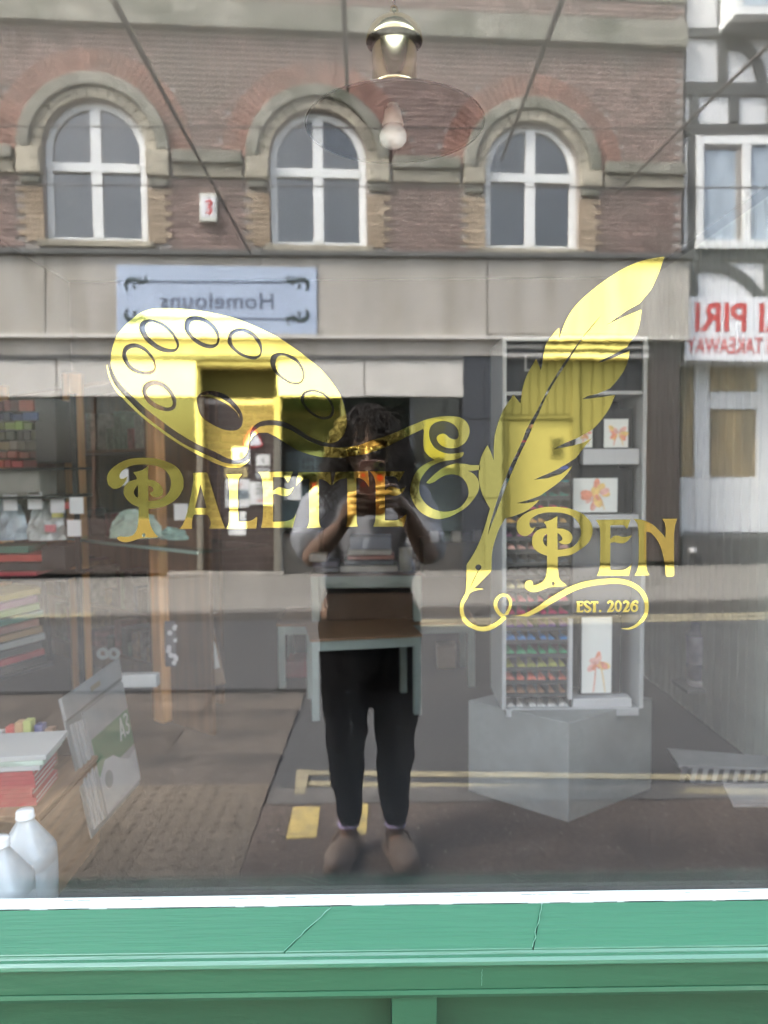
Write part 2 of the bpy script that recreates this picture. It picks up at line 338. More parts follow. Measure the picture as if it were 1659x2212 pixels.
gold_shape('lower_bowl', [seg(*Dd, catmull([(965, 511), (880, 550), (800, 610), (750, 690), (722, 790), (728, 870), (760, 950), (810, 1020), (880, 1070), (960, 1100), (1030, 1103), (1110, 1085), (1200, 1040), (1290, 980), (1360, 900), (1405, 820), (1412, 760), (1400, 710), (1370, 665), (1330, 635)], 3) + [(1297, 622), (1350, 622), (1422, 612), (1422, 566), (1330, 565), (1270, 553)] + catmull([(1190, 548), (1110, 565), (1030, 605), (950, 670), (880, 740)], 3) + catmull([(912, 752), (960, 735), (1010, 700), (1080, 665), (1170, 660), (1240, 690), (1285, 750), (1305, 820), (1300, 880), (1250, 960), (1180, 1010), (1080, 1030), (1000, 1020), (920, 985), (860, 930), (820, 860), (812, 780), (830, 700), (870, 640), (930, 580), (1010, 540), (1090, 519)], 3))], amp)
# ---- the two words
word = thing('palette_word', 'gold vinyl word PALETTE in ornate serif capitals on the glass', 'lettering')
P_ = (320, 1450, 2.765)
gold_shape('letter', [seg(*P_, catmull([(78, 310), (85, 260), (120, 210), (180, 165), (250, 132), (330, 114), (430, 110), (520, 118), (600, 140), (680, 175), (730, 220), (760, 280), (770, 340), (760, 400), (720, 465), (660, 515), (590, 550), (520, 565), (445, 568)], 3) + catmull([(445, 503), (540, 490), (600, 458), (640, 410), (655, 350), (650, 300), (620, 242), (570, 202), (500, 180), (400, 171), (310, 180), (250, 205), (210, 235), (192, 270), (200, 298), (230, 298), (264, 277)], 3) + catmull([(264, 277), (250, 315), (225, 352), (190, 382), (150, 391), (118, 380), (90, 352)], 3))], word)
gold_shape('letter_stem', [seg(*P_, [(310, 240), (355, 234), (400, 221), (455, 181), (450, 240), (450, 304)] + catmull([(500, 315), (550, 345), (580, 392), (583, 430), (567, 455), (530, 466), (492, 462), (470, 442)], 3) + catmull([(466, 420), (485, 417), (496, 403), (490, 382), (470, 365), (452, 357)], 3) + [(453, 560)] + catmull([(453, 610), (462, 680), (480, 740), (510, 790), (545, 825)], 3) + catmull([(480, 832), (430, 830), (360, 842), (300, 862), (240, 871), (190, 856), (165, 828)], 3) + catmull([(200, 818), (250, 822), (300, 812), (330, 790), (352, 740), (363, 660), (365, 556)], 3) + catmull([(310, 532), (262, 492), (234, 445), (229, 405), (245, 358), (280, 325), (346, 306)], 3) + [(345, 287), (331, 263)]),
    seg(*P_, catmull([(358, 358), (335, 385), (322, 415), (325, 440), (340, 462), (360, 472)], 3)), seg(*P_, ell(411, 808, 14, 18, 14))], word)
B_ = (560, 1500, 3.770)
gold_shape('letter', [seg(*B_, catmull([(92, 835), (130, 790), (170, 690), (210, 540), (245, 360), (262, 240), (262, 180), (255, 150)], 3) + [(420, 142), (437, 155)] + catmull([(480, 300), (530, 470), (575, 610), (600, 690), (625, 760), (655, 832)], 3) + catmull([(455, 832), (473, 795), (475, 755), (460, 705), (432, 660)], 3) + catmull([(268, 660), (252, 715), (245, 780), (250, 834)], 3)), seg(*B_, [(350, 288), (425, 578), (282, 578)])], word)
gold_shape('letter', [seg(*B_, catmull([(668, 168), (690, 215), (700, 290), (705, 420), (705, 640), (702, 740), (690, 790), (663, 832)], 3) + [(1035, 830)] + catmull([(1045, 740), (1045, 682), (1010, 712), (960, 735), (880, 748), (818, 744)], 2) + catmull([(812, 650), (810, 500), (810, 290), (820, 220), (862, 163)], 3))], word)
EE = catmull([(1057, 138), (1090, 175), (1105, 240), (1115, 300), (1120, 450), (1118, 620), (1112, 720), (1095, 822)], 3) + [(1480, 820)] + catmull([(1500, 740), (1523, 652)], 2) + catmull([(1500, 690), (1450, 725), (1380, 743), (1240, 748)], 3) + [(1240, 405)] + catmull([(1275, 402), (1320, 420), (1370, 434), (1420, 425), (1460, 390), (1496, 323)], 3) + catmull([(1460, 345), (1420, 352), (1370, 335), (1320, 325), (1280, 340), (1240, 375)], 3) + [(1240, 200)] + catmull([(1330, 200), (1380, 210), (1405, 240), (1420, 270)], 3) + catmull([(1440, 240), (1460, 190), (1491, 130)], 2)
gold_shape('letter', [seg(*B_, EE)], word)
C_ = (960, 1500, 4.1475)
gold_shape('letter', [seg(*C_, [(45, 155), (30, 235), (18, 337)] + catmull([(50, 300), (95, 265), (140, 248), (192, 245)], 3) + catmull([(195, 500), (197, 740), (188, 850), (160, 908)], 3) + catmull([(356, 900), (330, 840), (323, 700), (323, 243)], 3) + catmull([(370, 250), (420, 275), (460, 308), (493, 335)], 3) + [(488, 240), (480, 151)])], word)
gold_shape('letter', [seg(*C_, [(545, 148), (532, 240), (508, 328)] + catmull([(550, 285), (600, 255), (650, 240), (705, 236)], 3) + catmull([(707, 500), (708, 740), (704, 830), (688, 892)], 3) + catmull([(850, 888), (836, 830), (832, 700), (830, 230)], 3) + catmull([(875, 234), (920, 255), (965, 300), (1002, 358)], 3) + [(998, 250), (988, 143)])], word)
gold_shape('letter', [seg(*C_, catmull([(1012, 141), (1052, 190), (1080, 260), (1088, 340), (1090, 600), (1088, 750), (1080, 820), (1057, 890)], 3) + [(1470, 886)] + [(1490, 800), (1508, 712)] + catmull([(1470, 748), (1400, 790), (1330, 805), (1215, 803)], 3) + [(1215, 465)] + catmull([(1260, 458), (1320, 470), (1380, 468), (1430, 440), (1470, 400), (1503, 345)], 3) + catmull([(1460, 372), (1420, 380), (1360, 365), (1300, 350), (1255, 362), (1215, 402)], 3) + [(1215, 208)] + catmull([(1300, 208), (1350, 215), (1380, 245), (1397, 285)], 3) + [(1425, 245), (1455, 190), (1485, 140)])], word)
pen = thing('pen_word', 'gold vinyl word PEN in ornate serif capitals right of the quill', 'lettering')
I_ = (1660, 1620, 2.9625)
gold_shape('letter', [seg(*I_, catmull([(62, 270), (75, 225), (110, 180), (170, 140), (250, 108), (340, 90), (430, 87), (520, 95), (610, 115), (690, 150), (750, 200), (785, 250), (797, 310), (785, 380), (750, 440), (690, 490), (620, 535), (560, 558), (452, 570)], 3) + catmull([(452, 502), (520, 497), (590, 480), (640, 445), (672, 390), (685, 330), (672, 270), (640, 215), (590, 175), (520, 150), (430, 142), (340, 145), (260, 165), (210, 200), (188, 240), (195, 283), (220, 293), (245, 278)], 3) + catmull([(245, 280), (215, 330), (180, 360), (140, 370), (95, 355), (68, 320)], 3))], pen)
gold_shape('letter_stem', [seg(*I_, [(322, 235), (365, 224), (400, 211), (457, 178), (455, 235), (455, 296)] + catmull([(510, 298), (560, 320), (595, 355), (601, 395), (580, 435), (540, 450), (500, 445), (465, 425)], 3) + catmull([(482, 420), (503, 406), (500, 380), (480, 355), (457, 341)], 3) + [(460, 565)] + catmull([(460, 640), (462, 700), (472, 765), (495, 805), (548, 845)], 3) + catmull([(500, 855), (420, 858), (360, 868), (310, 890), (250, 908), (200, 905), (160, 885), (142, 850), (150, 815), (175, 798), (205, 800), (222, 825), (215, 852)], 3) + catmull([(230, 845), (280, 830), (320, 805), (345, 760), (355, 700), (357, 560)], 3) + catmull([(320, 548), (265, 520), (225, 480), (212, 430), (218, 375), (250, 325), (300, 300), (353, 296)], 3) + [(345, 262)]),
    seg(*I_, catmull([(357, 350), (330, 370), (318, 405), (325, 440), (345, 465), (357, 469)], 3)), seg(*I_, ell(415, 830, 16, 21, 14))], pen)
gold_shape('letter', [seg(*I_, catmull([(825, 214), (855, 260), (868, 310), (870, 480), (865, 650), (855, 710), (838, 753)], 3) + [(1146, 752), (1160, 690), (1181, 624)] + catmull([(1160, 655), (1120, 685), (1080, 697), (967, 697)], 3) + [(967, 434)] + catmull([(1010, 430), (1060, 440), (1100, 437), (1140, 410), (1176, 362)], 3) + catmull([(1130, 375), (1080, 378), (1040, 365), (1000, 370), (967, 402)], 3) + [(967, 268)] + catmull([(1050, 263), (1085, 264), (1108, 278), (1128, 304)], 3) + [(1142, 268), (1163, 209)])], pen)
gold_shape('letter', [seg(*I_, catmull([(1185, 205), (1215, 232), (1235, 290), (1240, 450), (1238, 620), (1225, 700), (1198, 752)], 3) + [(1344, 748)] + catmull([(1325, 715), (1315, 650), (1313, 500), (1313, 325)], 3) + catmull([(1350, 335), (1390, 370), (1430, 430), (1460, 500), (1480, 580), (1495, 660), (1500, 750)], 3) + [(1515, 762), (1575, 758), (1582, 745), (1580, 600), (1580, 350), (1590, 270), (1611, 202), (1464, 203), (1490, 240), (1500, 300), (1497, 387)] + catmull([(1470, 350), (1430, 310), (1390, 270), (1330, 235), (1270, 212)], 3))], pen)
J_ = (1850, 1920, 6.381)
est = thing('founding_date', 'small gold vinyl line reading EST. 2026 inside the flourish', 'lettering')
def char(*loops): gold_shape('character', [seg(*J_, l) for l in loops], est)
char([(162, 235), (305, 232), (310, 282), (285, 287), (268, 264), (240, 262), (240, 310), (262, 308), (290, 288), (298, 342), (270, 346), (240, 342), (240, 434), (270, 434), (302, 408), (314, 428), (300, 466), (162, 466), (174, 440), (174, 262)])
char(stroke([(452, 300), (425, 258), (385, 243), (348, 262), (345, 305), (385, 345), (437, 378), (452, 415), (420, 447), (375, 450), (345, 425), (332, 392)], [18, 34, 42, 48, 52, 54, 54, 50, 42, 36, 30, 16]))
char([(465, 232), (622, 232), (618, 290), (600, 292), (585, 265), (572, 263), (570, 432), (588, 466), (492, 466), (508, 432), (508, 263), (490, 268), (475, 290), (460, 286)])
char(ell(658, 437, 26, 26, 16))
for dx in (0, 325):
    char(stroke([(835 + dx, 288), (828 + dx, 258), (865 + dx, 238), (905 + dx, 258), (910 + dx, 310), (880 + dx, 370), (835 + dx, 425)], [30, 40, 44, 52, 60, 54, 40]))
    char([(792 + dx, 466), (822 + dx, 410), (865 + dx, 418), (905 + dx, 418), (955 + dx, 376), (948 + dx, 425), (912 + dx, 462)])
char(ell(1035, 338, 78, 122), ell(1035, 338, 32, 80))
char(ell(1368, 375, 82, 86), ell(1368, 375, 34, 48))
char(stroke([(1432, 290), (1428, 248), (1390, 238), (1345, 262), (1312, 320), (1300, 372)], [34, 40, 44, 50, 52, 40]))
# ---- quill
quill = thing('quill_emblem', 'gold vinyl feather quill with a fountain pen nib on the window glass', 'emblem')
E_ = (1450, 800, 2.074); F_ = (1450, 1350, 2.074); G_ = (1460, 1420, 4.097)
left = seg(*E_, catmull([(1479, 74), (1400, 85), (1300, 110), (1200, 155), (1120, 205), (1040, 260), (960, 325), (900, 380), (850, 440), (815, 500), (790, 560), (762, 641)], 3)[:-1] + [(762, 641), (768, 600), (767, 555)] + catmull([(740, 578), (712, 615), (680, 660), (668, 700), (657, 760), (652, 800), (643, 841)], 2) + [(628, 800), (612, 765)] + catmull([(590, 800), (560, 850), (535, 910), (518, 970), (510, 1030), (505, 1066)], 2) + [(485, 1040), (458, 1005)] + catmull([(430, 1050), (395, 1100), (360, 1180), (345, 1230)], 2)) \
    + seg(*F_, catmull([(332, 140), (326, 220), (326, 308)], 3) + [(305, 250), (283, 204)] + catmull([(262, 240), (240, 290), (228, 350), (224, 420), (232, 480), (250, 540), (275, 590), (300, 632)], 3) + catmull([(290, 670), (270, 740), (240, 830), (205, 910), (170, 970), (146, 1005)], 3)) \
    + seg(*G_, [(240, 1720), (240, 1800), (240, 1900), (235, 2000), (222, 2110), (270, 2075), (330, 2040), (400, 1970), (470, 1900), (540, 1830), (572, 1790)])
right = seg(*F_, catmull([(311, 1020), (312, 960), (320, 900), (340, 830), (362, 770), (385, 730), (403, 699)], 3) + catmull([(440, 690), (500, 670), (560, 640), (610, 600), (637, 571)], 3) + [(590, 590), (530, 598), (480, 598), (540, 581), (600, 562)] + catmull([(640, 545), (690, 510), (760, 460), (820, 400), (857, 344)], 3) + [(780, 400), (690, 428), (595, 439), (660, 411), (740, 376), (820, 330)] + catmull([(880, 292), (940, 215), (988, 158)], 3) + [(930, 188), (860, 209), (790, 222), (724, 234), (760, 215), (820, 185), (895, 155)] + catmull([(985, 105), (1040, 50), (1085, -10)], 3)) \
    + seg(*E_, [(1110, 1090), (1146, 1007), (1060, 1020), (980, 1031), (923, 1036), (960, 1015), (1030, 999), (1110, 963)] + catmull([(1150, 920), (1200, 850), (1230, 780), (1244, 707)], 3) + [(1150, 750), (1070, 780), (1028, 792), (1060, 770), (1150, 725), (1225, 684)] + catmull([(1265, 625), (1290, 590), (1310, 520), (1323, 432)], 3) + [(1240, 465), (1150, 505), (1077, 543), (1150, 490), (1220, 440), (1285, 404)] + catmull([(1310, 390), (1350, 340), (1390, 290), (1440, 180)], 3))
rach = seg(*E_, catmull([(1051, 469), (1000, 525), (945, 590), (900, 650), (850, 720), (800, 790), (750, 870), (700, 950), (660, 1030), (620, 1110), (580, 1180), (545, 1244)], 2)) + seg(*F_, catmull([(520, 170), (480, 260), (440, 340), (405, 430), (375, 500), (345, 590), (320, 670), (300, 740), (286, 812)], 2) + catmull([(300, 770), (330, 690), (365, 600), (395, 520), (425, 445), (465, 350), (510, 250), (560, 150)], 2)) + seg(*E_, catmull([(600, 1190), (625, 1141), (660, 1060), (700, 980), (760, 880), (820, 790), (870, 710), (920, 630), (980, 560)], 2))
gold_shape('feather', [left + right, rach, seg(*G_, ell(397, 1748, 39, 38, 20)), seg(*G_, [(390, 1792), (403, 1792), (345, 1905), (283, 2036), (279, 2034), (335, 1900)])], quill)
H_ = (1480, 1780, 2.5136)
fl = thing('flourish_decal', 'gold vinyl pen stroke looping out from the nib round the founding date', 'lettering')
gold_shape('ink_stroke', [seg(*H_, stroke([(125, 330), (95, 400), (60, 470), (62, 550), (92, 610), (150, 652), (230, 672), (310, 652), (370, 612), (412, 570)], [10, 34, 30, 32, 34, 36, 38, 38, 34, 30]))], fl)
gold_shape('ink_stroke', [seg(*H_, stroke([(380, 595), (415, 560), (448, 505), (456, 450), (438, 408), (400, 393), (362, 408), (336, 450), (338, 500), (372, 550), (430, 578), (500, 578), (580, 560), (680, 510), (780, 445), (880, 385), (980, 335), (1100, 300), (1250, 282), (1350, 282), (1430, 300), (1500, 340), (1550, 400), (1570, 470), (1565, 540), (1540, 590), (1490, 640), (1430, 668), (1365, 668)], [24, 26, 24, 22, 22, 22, 26, 30, 30, 30, 30, 32, 34, 40, 46, 48, 48, 46, 44, 42, 40, 38, 36, 32, 30, 28, 24, 16, 4]))], fl)
gold_shape('ink_stroke', [seg(*H_, stroke([(100, 395), (135, 360), (180, 347), (232, 344)], [14, 20, 15, 5]))], fl)
# ================================================================== STREET: pavement, road, far pavement
def sheet(name, corners, m, parent=None, th=.1):
    b = MB(); n = len(corners)
    c = [Vector(p) for p in corners]; lo = [p - Vector((0, 0, th)) for p in c]
    b.add(c + lo, [list(range(n)), list(range(n, 2 * n))[::-1]] + [(i, n + i, n + (i + 1) % n, (i + 1) % n) for i in range(n)])
    return b.build(name, m, parent)
tarmac = mat('brown_tarmac', (.135, .104, .084), .85, var=.62, scale=48, bump=.5, bscale=160, dark=(.085, .068, .058), dscale=2.5, detail=6)
asphalt = mat('road_asphalt', (.070, .069, .069), .8, var=.4, scale=55, bump=.4, bscale=150, dark=(.06, .06, .062), dscale=1.3)
slab_m = mat('concrete_paving', (.095, .08, .068), .85, var=.22, scale=14, bump=.3, bscale=70, rnd=.14, dark=(.058, .052, .047), dscale=2.2)
slab_far = mat('far_paving', (.19, .178, .16), .85, var=.14, scale=6, bump=.2, rnd=.08)
kerbm = mat('kerb_stone', (.13, .12, .11), .8, var=.2, scale=12, bump=.2, rnd=.1)
joint_m = mat('paving_joint', (.055, .05, .045), .9)
paleline = mat('faded_line_paint', (.33, .285, .18), .75, var=.16, scale=50, dark=(.2, .18, .13), dscale=9)
yellow = mat('worn_yellow_paint', (.62, .47, .16), .7, var=.14, scale=60, dark=(.34, .27, .14), dscale=16)
XB = -.5
struct(sheet('ground', [(-60, -70, -.9), (60, -70, -.9), (60, 30, -.9), (-60, 30, -.9)], joint_m))
struct(sheet('pavement', [(XB + .002, -.112, 0), (XB + .002, -1.93, 0), (14, -1.93, 0), (14, -.112, 0)], tarmac, None, .4))
pvl = struct(sheet('slab_pavement', [(-12, -.112, -.016), (-12, -3.9, -.13), (XB, -3.9, -.13), (XB, -.112, -.016)], joint_m, None, .3))
rs = random.Random(11)
slabme = MB().box(-.2985, .2985, -.1985, .1985, -.05, 0).mesh('paving_slab', slab_m)
def slab(x, y, z, me, parent, bev=.004):
    o = link('paving_slab', me, parent); o.location = (x, y, z + rs.uniform(-.003, .003)); o.rotation_euler = (rs.uniform(-.004, .004), rs.uniform(-.004, .004), 0); return o
def zl(y): return -.004 - .0475 * (-y - 2.09) if y < -2.09 else 0
tact = MB().box(-.1985, .1985, -.1985, .1985, -.05, 0)
for i in range(6):
    for j in range(6):
        cx, cy = -.1665 + i * .0666, -.1665 + j * .0666
        tact.lathe([(.0165, 0), (.0145, .004), (.010, .0055), (.0001, .0058)], 8, Matrix.Translation((cx, cy, 0)))
tact_me = tact.mesh('tactile_slab', mat('buff_tactile_paving', (.145, .118, .09), .85, var=.2, scale=20, bump=.2, rnd=.1))
row = 0; y = -.34
while y > -3.8:
    if -1.98 < y < -1.3:
        for k in range(16):
            o = link('tactile_slab', tact_me, pvl); o.location = (XB - .2 - .4 * k, y, .0)
    else:
        off = .3 if row % 2 else 0
        for k in range(13):
            x = XB - .3 - .6 * k - off
            slab(x, y, zl(y), slabme, pvl)
        if off:
            me = MB().box(-.1485, .1485, -.1985, .1985, -.05, 0).mesh('paving_slab', slab_m); slab(XB - .15, y, zl(y), me, pvl)
    y -= .4; row += 1
# flush kerb along the near pavement
kb = MB().box(-.4485, .4485, -.075, .075, -.25, 0).mesh('kerb_stone', kerbm)
kerb = struct(bpy.data.objects.new('kerb', None)); C.objects.link(kerb)
for k in range(15):
    o = link('kerb_stone', mat and MB().box(-.4485, .4485, -.024, .024, -.25, 0).mesh('kerb_stone', asphalt) if False else kb, kerb); o.location = (XB + .46 + .9 * k, -2.012, .001)
def zr(y): return -.012 - .0475 * (-y - 2.09)
struct(sheet('road', [(XB - .0, -2.09, zr(-2.09)), (XB, -7.06, zr(-7.06)), (16, -7.06, zr(-7.06)), (16, -2.09, zr(-2.09))], asphalt, None, .4))
struct(sheet('road', [(-14, -3.905, zr(-3.905)), (-14, -7.06, zr(-7.06)), (XB - .002, -7.06, zr(-7.06)), (XB - .002, -3.905, zr(-3.905))], asphalt, None, .4))
def line_quad(name, pix, parent=None):
    """painted marking: pixel corners dropped on to the road plane"""
    pts = []
    for px, py in pix:
        d = ray(px, py); d = Vector((d.x, -d.y, d.z)); o = Vector((0, GD, CAMZ))
        # road plane z = zr(y) for y < -2.09, else 0
        t = (-.012 - .0475 * (-2.09) - CAMZ + .0475 * (-o.y) * -1 * 0 - 0) if False else None
        # solve o.z + t d.z = -.012 - .0475*(-(o.y + t d.y) - 2.09)
        t = (-.012 + .0475 * o.y + .0475 * 2.09 - o.z) / (d.z - .0475 * d.y)
        p = o + d * t
        if p.y > -2.09:
            t = -o.z / d.z; p = o + d * t; p.z = 0
        pts.append(p + Vector((0, 0, .005)))
    return pts
def marking(name, pix, label, group):
    c = line_quad(name, pix); o = sheet(name, c, paleline if name == 'yellow_line' else yellow, None, .003)
    if o.data.polygons[0].normal.z < 0: o.data.flip_normals()
    return tag(o, label, 'road marking', group)
G1 = 'yellow road markings'
marking('yellow_line', [(656, 1667), (1750, 1678), (1750, 1690), (668, 1677)], 'upper yellow line of the pair near the shop, mirrored across the plinth', G1)
marking('yellow_line', [(668, 1690), (1750, 1709), (1750, 1722), (664, 1700)], 'lower yellow line of the pair near the shop, mirrored across the plinth', G1)
marking('yellow_line', [(640, 1666), (668, 1666), (660, 1716), (636, 1718)], 'short yellow bar that closes the left end of the near double lines', G1)
marking('yellow_line', [(905, 1340), (1760, 1322), (1760, 1327), (905, 1345)], 'pale yellow line along the far kerb', G1)
marking('yellow_line', [(905, 1349), (1760, 1331), (1760, 1336), (905, 1354)], 'second fainter yellow line along the far kerb, nearer the shop', G1)
marking('kerb_mark', [(634, 1747), (691, 1746), (683, 1812), (617, 1816)], 'broad yellow loading mark on the kerb left of the person', 'yellow kerb marks')
marking('kerb_mark', [(765, 1742), (796, 1740), (791, 1804), (757, 1812)], 'yellow loading mark on the kerb behind the legs', 'yellow kerb marks')
# iron cover in the pavement and scattered grit
gr = MB(); rg = random.Random(5)
for i in range(900):
    x, yy = rg.uniform(XB + .02, 3.2), -rg.uniform(.25, 1.9); r = rg.uniform(.0025, .006)
    z = .0
    gr.add([(x - r, yy - r, z), (x + r, yy - r * .6, z), (x + r * .7, yy + r, z), (x - r, yy + r * .8, z), (x, yy, z + r * .8)], [(0, 1, 4), (1, 2, 4), (2, 3, 4), (3, 0, 4)])
stuff(gr.build('grit', mat('pale_grit', (.32, .28, .24), .9, rnd=.5)))
# far pavement and kerb
FA = math.radians(4.5)
FO = Vector((0, -9.88, 0))
FM = Matrix(((math.cos(FA), math.sin(FA), 0, 0), (-math.sin(FA), math.cos(FA), 0, FO.y), (0, 0, 1, 0), (0, 0, 0, 1)))
FI = FM.inverted()
def fac(px, py, w=0):
    d = ray(px, py); d = Vector((d.x, -d.y, d.z)); o = FI @ Vector((0, GD, CAMZ)); d = FI.to_3x3() @ d
    t = (w - o.y) / d.y; p = o + d * t
    return (p.x, p.z)
struct(MB().box(-16, 12, -1.4, 2.72, -.6, -.155, FM).build('far_pavement', joint_m))
fp = bpy.context.scene.objects['far_pavement']
fsl = MB().box(-.297, .297, -.447, .447, -.05, 0).mesh('paving_slab', slab_far)
for i in range(42):
    for j in range(3):
        o = link('paving_slab', fsl, fp)
        o.matrix_basis = Matrix.Translation((0, 0, 0)) @ FM @ Matrix.Translation((-15 + .6 * i, .46 + .9 * j, -.147 + rs.uniform(-.002, .002)))
fk = bpy.data.objects.new('far_kerb', None); C.objects.link(fk); struct(fk)
for i in range(27):
    o = link('kerb_stone', kb, fk); o.matrix_basis = FM @ Matrix.Translation((-15 + .9 * i, 2.80, -.149))
for px, g_ in ((255, 'left'), (1588, 'right')):
    pass
ky = MB().box(-.42, .42, -.07, .07, 0, .003).mesh('kerb_mark', paleline)
for u_, lb in ((-3.75, 'short yellow mark on the far kerb at the left'), (5.35, 'short yellow mark on the far kerb under the takeaway')):
    o = tag(link('kerb_mark', ky), lb, 'road marking', 'yellow kerb marks'); o.matrix_world = FM @ Matrix.Translation((u_, 2.80, -.146))

# ================================================================== OPPOSITE: red brick building
bb = thing('brick_building', 'brown brick building across the street with three round arched windows above a cream shop fascia', 'building', tuple(FM @ Vector((0, 0, -.15))))
brick_m = mat('brown_brick', (.235, .165, .145), .85, var=.25, scale=6, bump=.2, rnd=.22, dark=(.19, .15, .13), dscale=1.1)
red_m = mat('red_brick', (.25, .135, .105), .85, var=.22, scale=5, bump=.2, rnd=.18, dark=(.20, .14, .12), dscale=1.0)
buff_m = mat('buff_brick', (.36, .28, .20), .85, var=.2, scale=8, bump=.2, rnd=.2, dark=(.24, .17, .11), dscale=1.5)
mortar = mat('mortar', (.36, .32, .29), .9, var=.15, scale=10)
stone_g = mat('weathered_stone', (.25, .24, .20), .85, var=.3, scale=5, bump=.3, dark=(.11, .115, .085), dscale=1.6)
stone_c = mat('pale_stone', (.40, .36, .28), .85, var=.25, scale=8, bump=.3, rnd=.14, dark=(.22, .2, .16), dscale=2.2)
upvc = mat('white_window_frame', (.78, .79, .78), .4, var=.04, scale=3)
dark_pane = mat('dark_window_pane', (.02, .021, .022), .04, var=.5, scale=1.2, spec=.9)
cream = mat('cream_fascia_paint', (.43, .40, .355), .6, var=.08, scale=2, stretch=(2.2, 2.2, .35), dark=(.33, .30, .25), dscale=1.6)
creamw = mat('cream_trim', (.60, .57, .52), .55, var=.07, scale=3)
capm = mat('lead_capping', (.11, .11, .105), .7, var=.25, scale=6)
granite = mat('dark_granite', (.052, .056, .064), .35, var=.35, scale=60, rnd=.1)
woodd = mat('painted_grey_door', (.055, .053, .048), .5, var=.08, scale=4, stretch=(8, 8, .6))
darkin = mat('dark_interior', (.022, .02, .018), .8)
WN = [dict(l=95, r=318, b=523, t=212, tr=355), dict(l=583, r=793, b=533, t=236, tr=367), dict(l=1048, r=1250, b=540, t=262, tr=378)]
for q in WN:
    mx = (q['l'] + q['r']) / 2
    q['u0'] = fac(q['l'], 450)[0]; q['u1'] = fac(q['r'], 450)[0]; q['z0'] = fac(mx, q['b'])[1]; zt = fac(mx, q['t'])[1]
    q['R'] = (q['u1'] - q['u0']) / 2; q['uc'] = (q['u0'] + q['u1']) / 2; q['zc'] = zt - q['R']; q['zt'] = fac(mx, q['tr'])[1]
def archpoly(q, grow=0, n=20):
    R = q['R'] + grow
    return [(q['uc'] - R, q['z0'] - grow * .0), ] + [(q['uc'] - R * math.cos(PI * i / n), q['zc'] + R * math.sin(PI * i / n)) for i in range(n + 1)] + [(q['uc'] + R, q['z0'])]
UR = fac(1476, 300)[0]; UL = -7.2
zfa = fac(740, 545)[1]                                           # top of the fascia
ZTOP = 9.6
# mortar body with arched holes
me = flat_mesh('wall', [[(UL, zfa - .9), (UR, zfa - .9), (UR, ZTOP), (UL, ZTOP)]] + [archpoly(q) for q in WN], mortar, .13)
me.transform(FM @ Matrix(((1, 0, 0, 0), (0, 0, 1, -.145), (0, 1, 0, 0), (0, 0, 0, 1))))
bwall = link('wall', me, bb)
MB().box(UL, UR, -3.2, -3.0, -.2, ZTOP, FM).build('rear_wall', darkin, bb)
MB().box(UL - .02, UL + .2, -3.0, -.28, -.2, ZTOP, FM).build('end_wall', mortar, bb)
MB().box(UL, UR, -3.0, -.3, ZTOP - .2, ZTOP, FM).build('roof', capm, bb)
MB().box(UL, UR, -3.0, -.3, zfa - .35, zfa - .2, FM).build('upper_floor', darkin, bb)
# bricks
def blocked(u, z):
    for q in WN:
        if abs(u - q['uc']) < q['R'] + .30 and z < q['zc']: return True
        if math.hypot(u - q['uc'], z - q['zc']) < q['R'] * 1.46 + .34 and z >= q['zc']: return True
    return False
z_s0, z_s1 = fac(740, 62)[1], fac(740, 18)[1]                     # upper string course
z_i0, z_i1 = fac(520, 386)[1], fac(520, 332)[1]                   # band at the springing
bme = MB().box(-.108, .108, -.05, 0, -.0325, .0325).mesh('brick', brick_m)
singles = []; bulk = MB(); rb = random.Random(21)
z = zfa + .05; row = 0
while z < ZTOP - .05:
    u = UL + .12 + (.1125 if row % 2 else 0)
    while u < UR - .1:
        if not blocked(u, z) and not (z_s0 - .05 < z < z_s1 + .05) and not (z_i0 - .04 < z < z_i1 + .04):
            singles.append((u, z))
        u += .225
    z += .075; row += 1
inview = sorted(singles, key=lambda p: (p[1] > 8.3, abs(p[0] - .2) + abs(p[1] - 6.2)))
for k, (u, z) in enumerate(inview):
    dw = rb.uniform(-.004, .003)
    if k < 280:
        o = link('brick', bme, bwall); o.matrix_basis = FM @ Matrix.Translation((u, dw, z))
    else: bulk.box(u - .108, u + .108, -.05, dw, z - .0325, z + .0325, FM)
stuff(bulk.build('brickwork', brick_m, bwall))
MB().box(UL, UR + .02, -.02, .07, z_s0, z_s1, FM).build('string_course', stone_g, bb, .012)
zs = fac(740, 76)[1]
MB().box(UL, UR, -.02, .12, zs - .02, z_s0 + .001, FM).build('string_moulding', stone_g, bb, .012)
MB().box(UL, UR, -.02, .02, z_s1 + .28, z_s1 + .6, FM).build('string_course', stone_g, bb, .01)
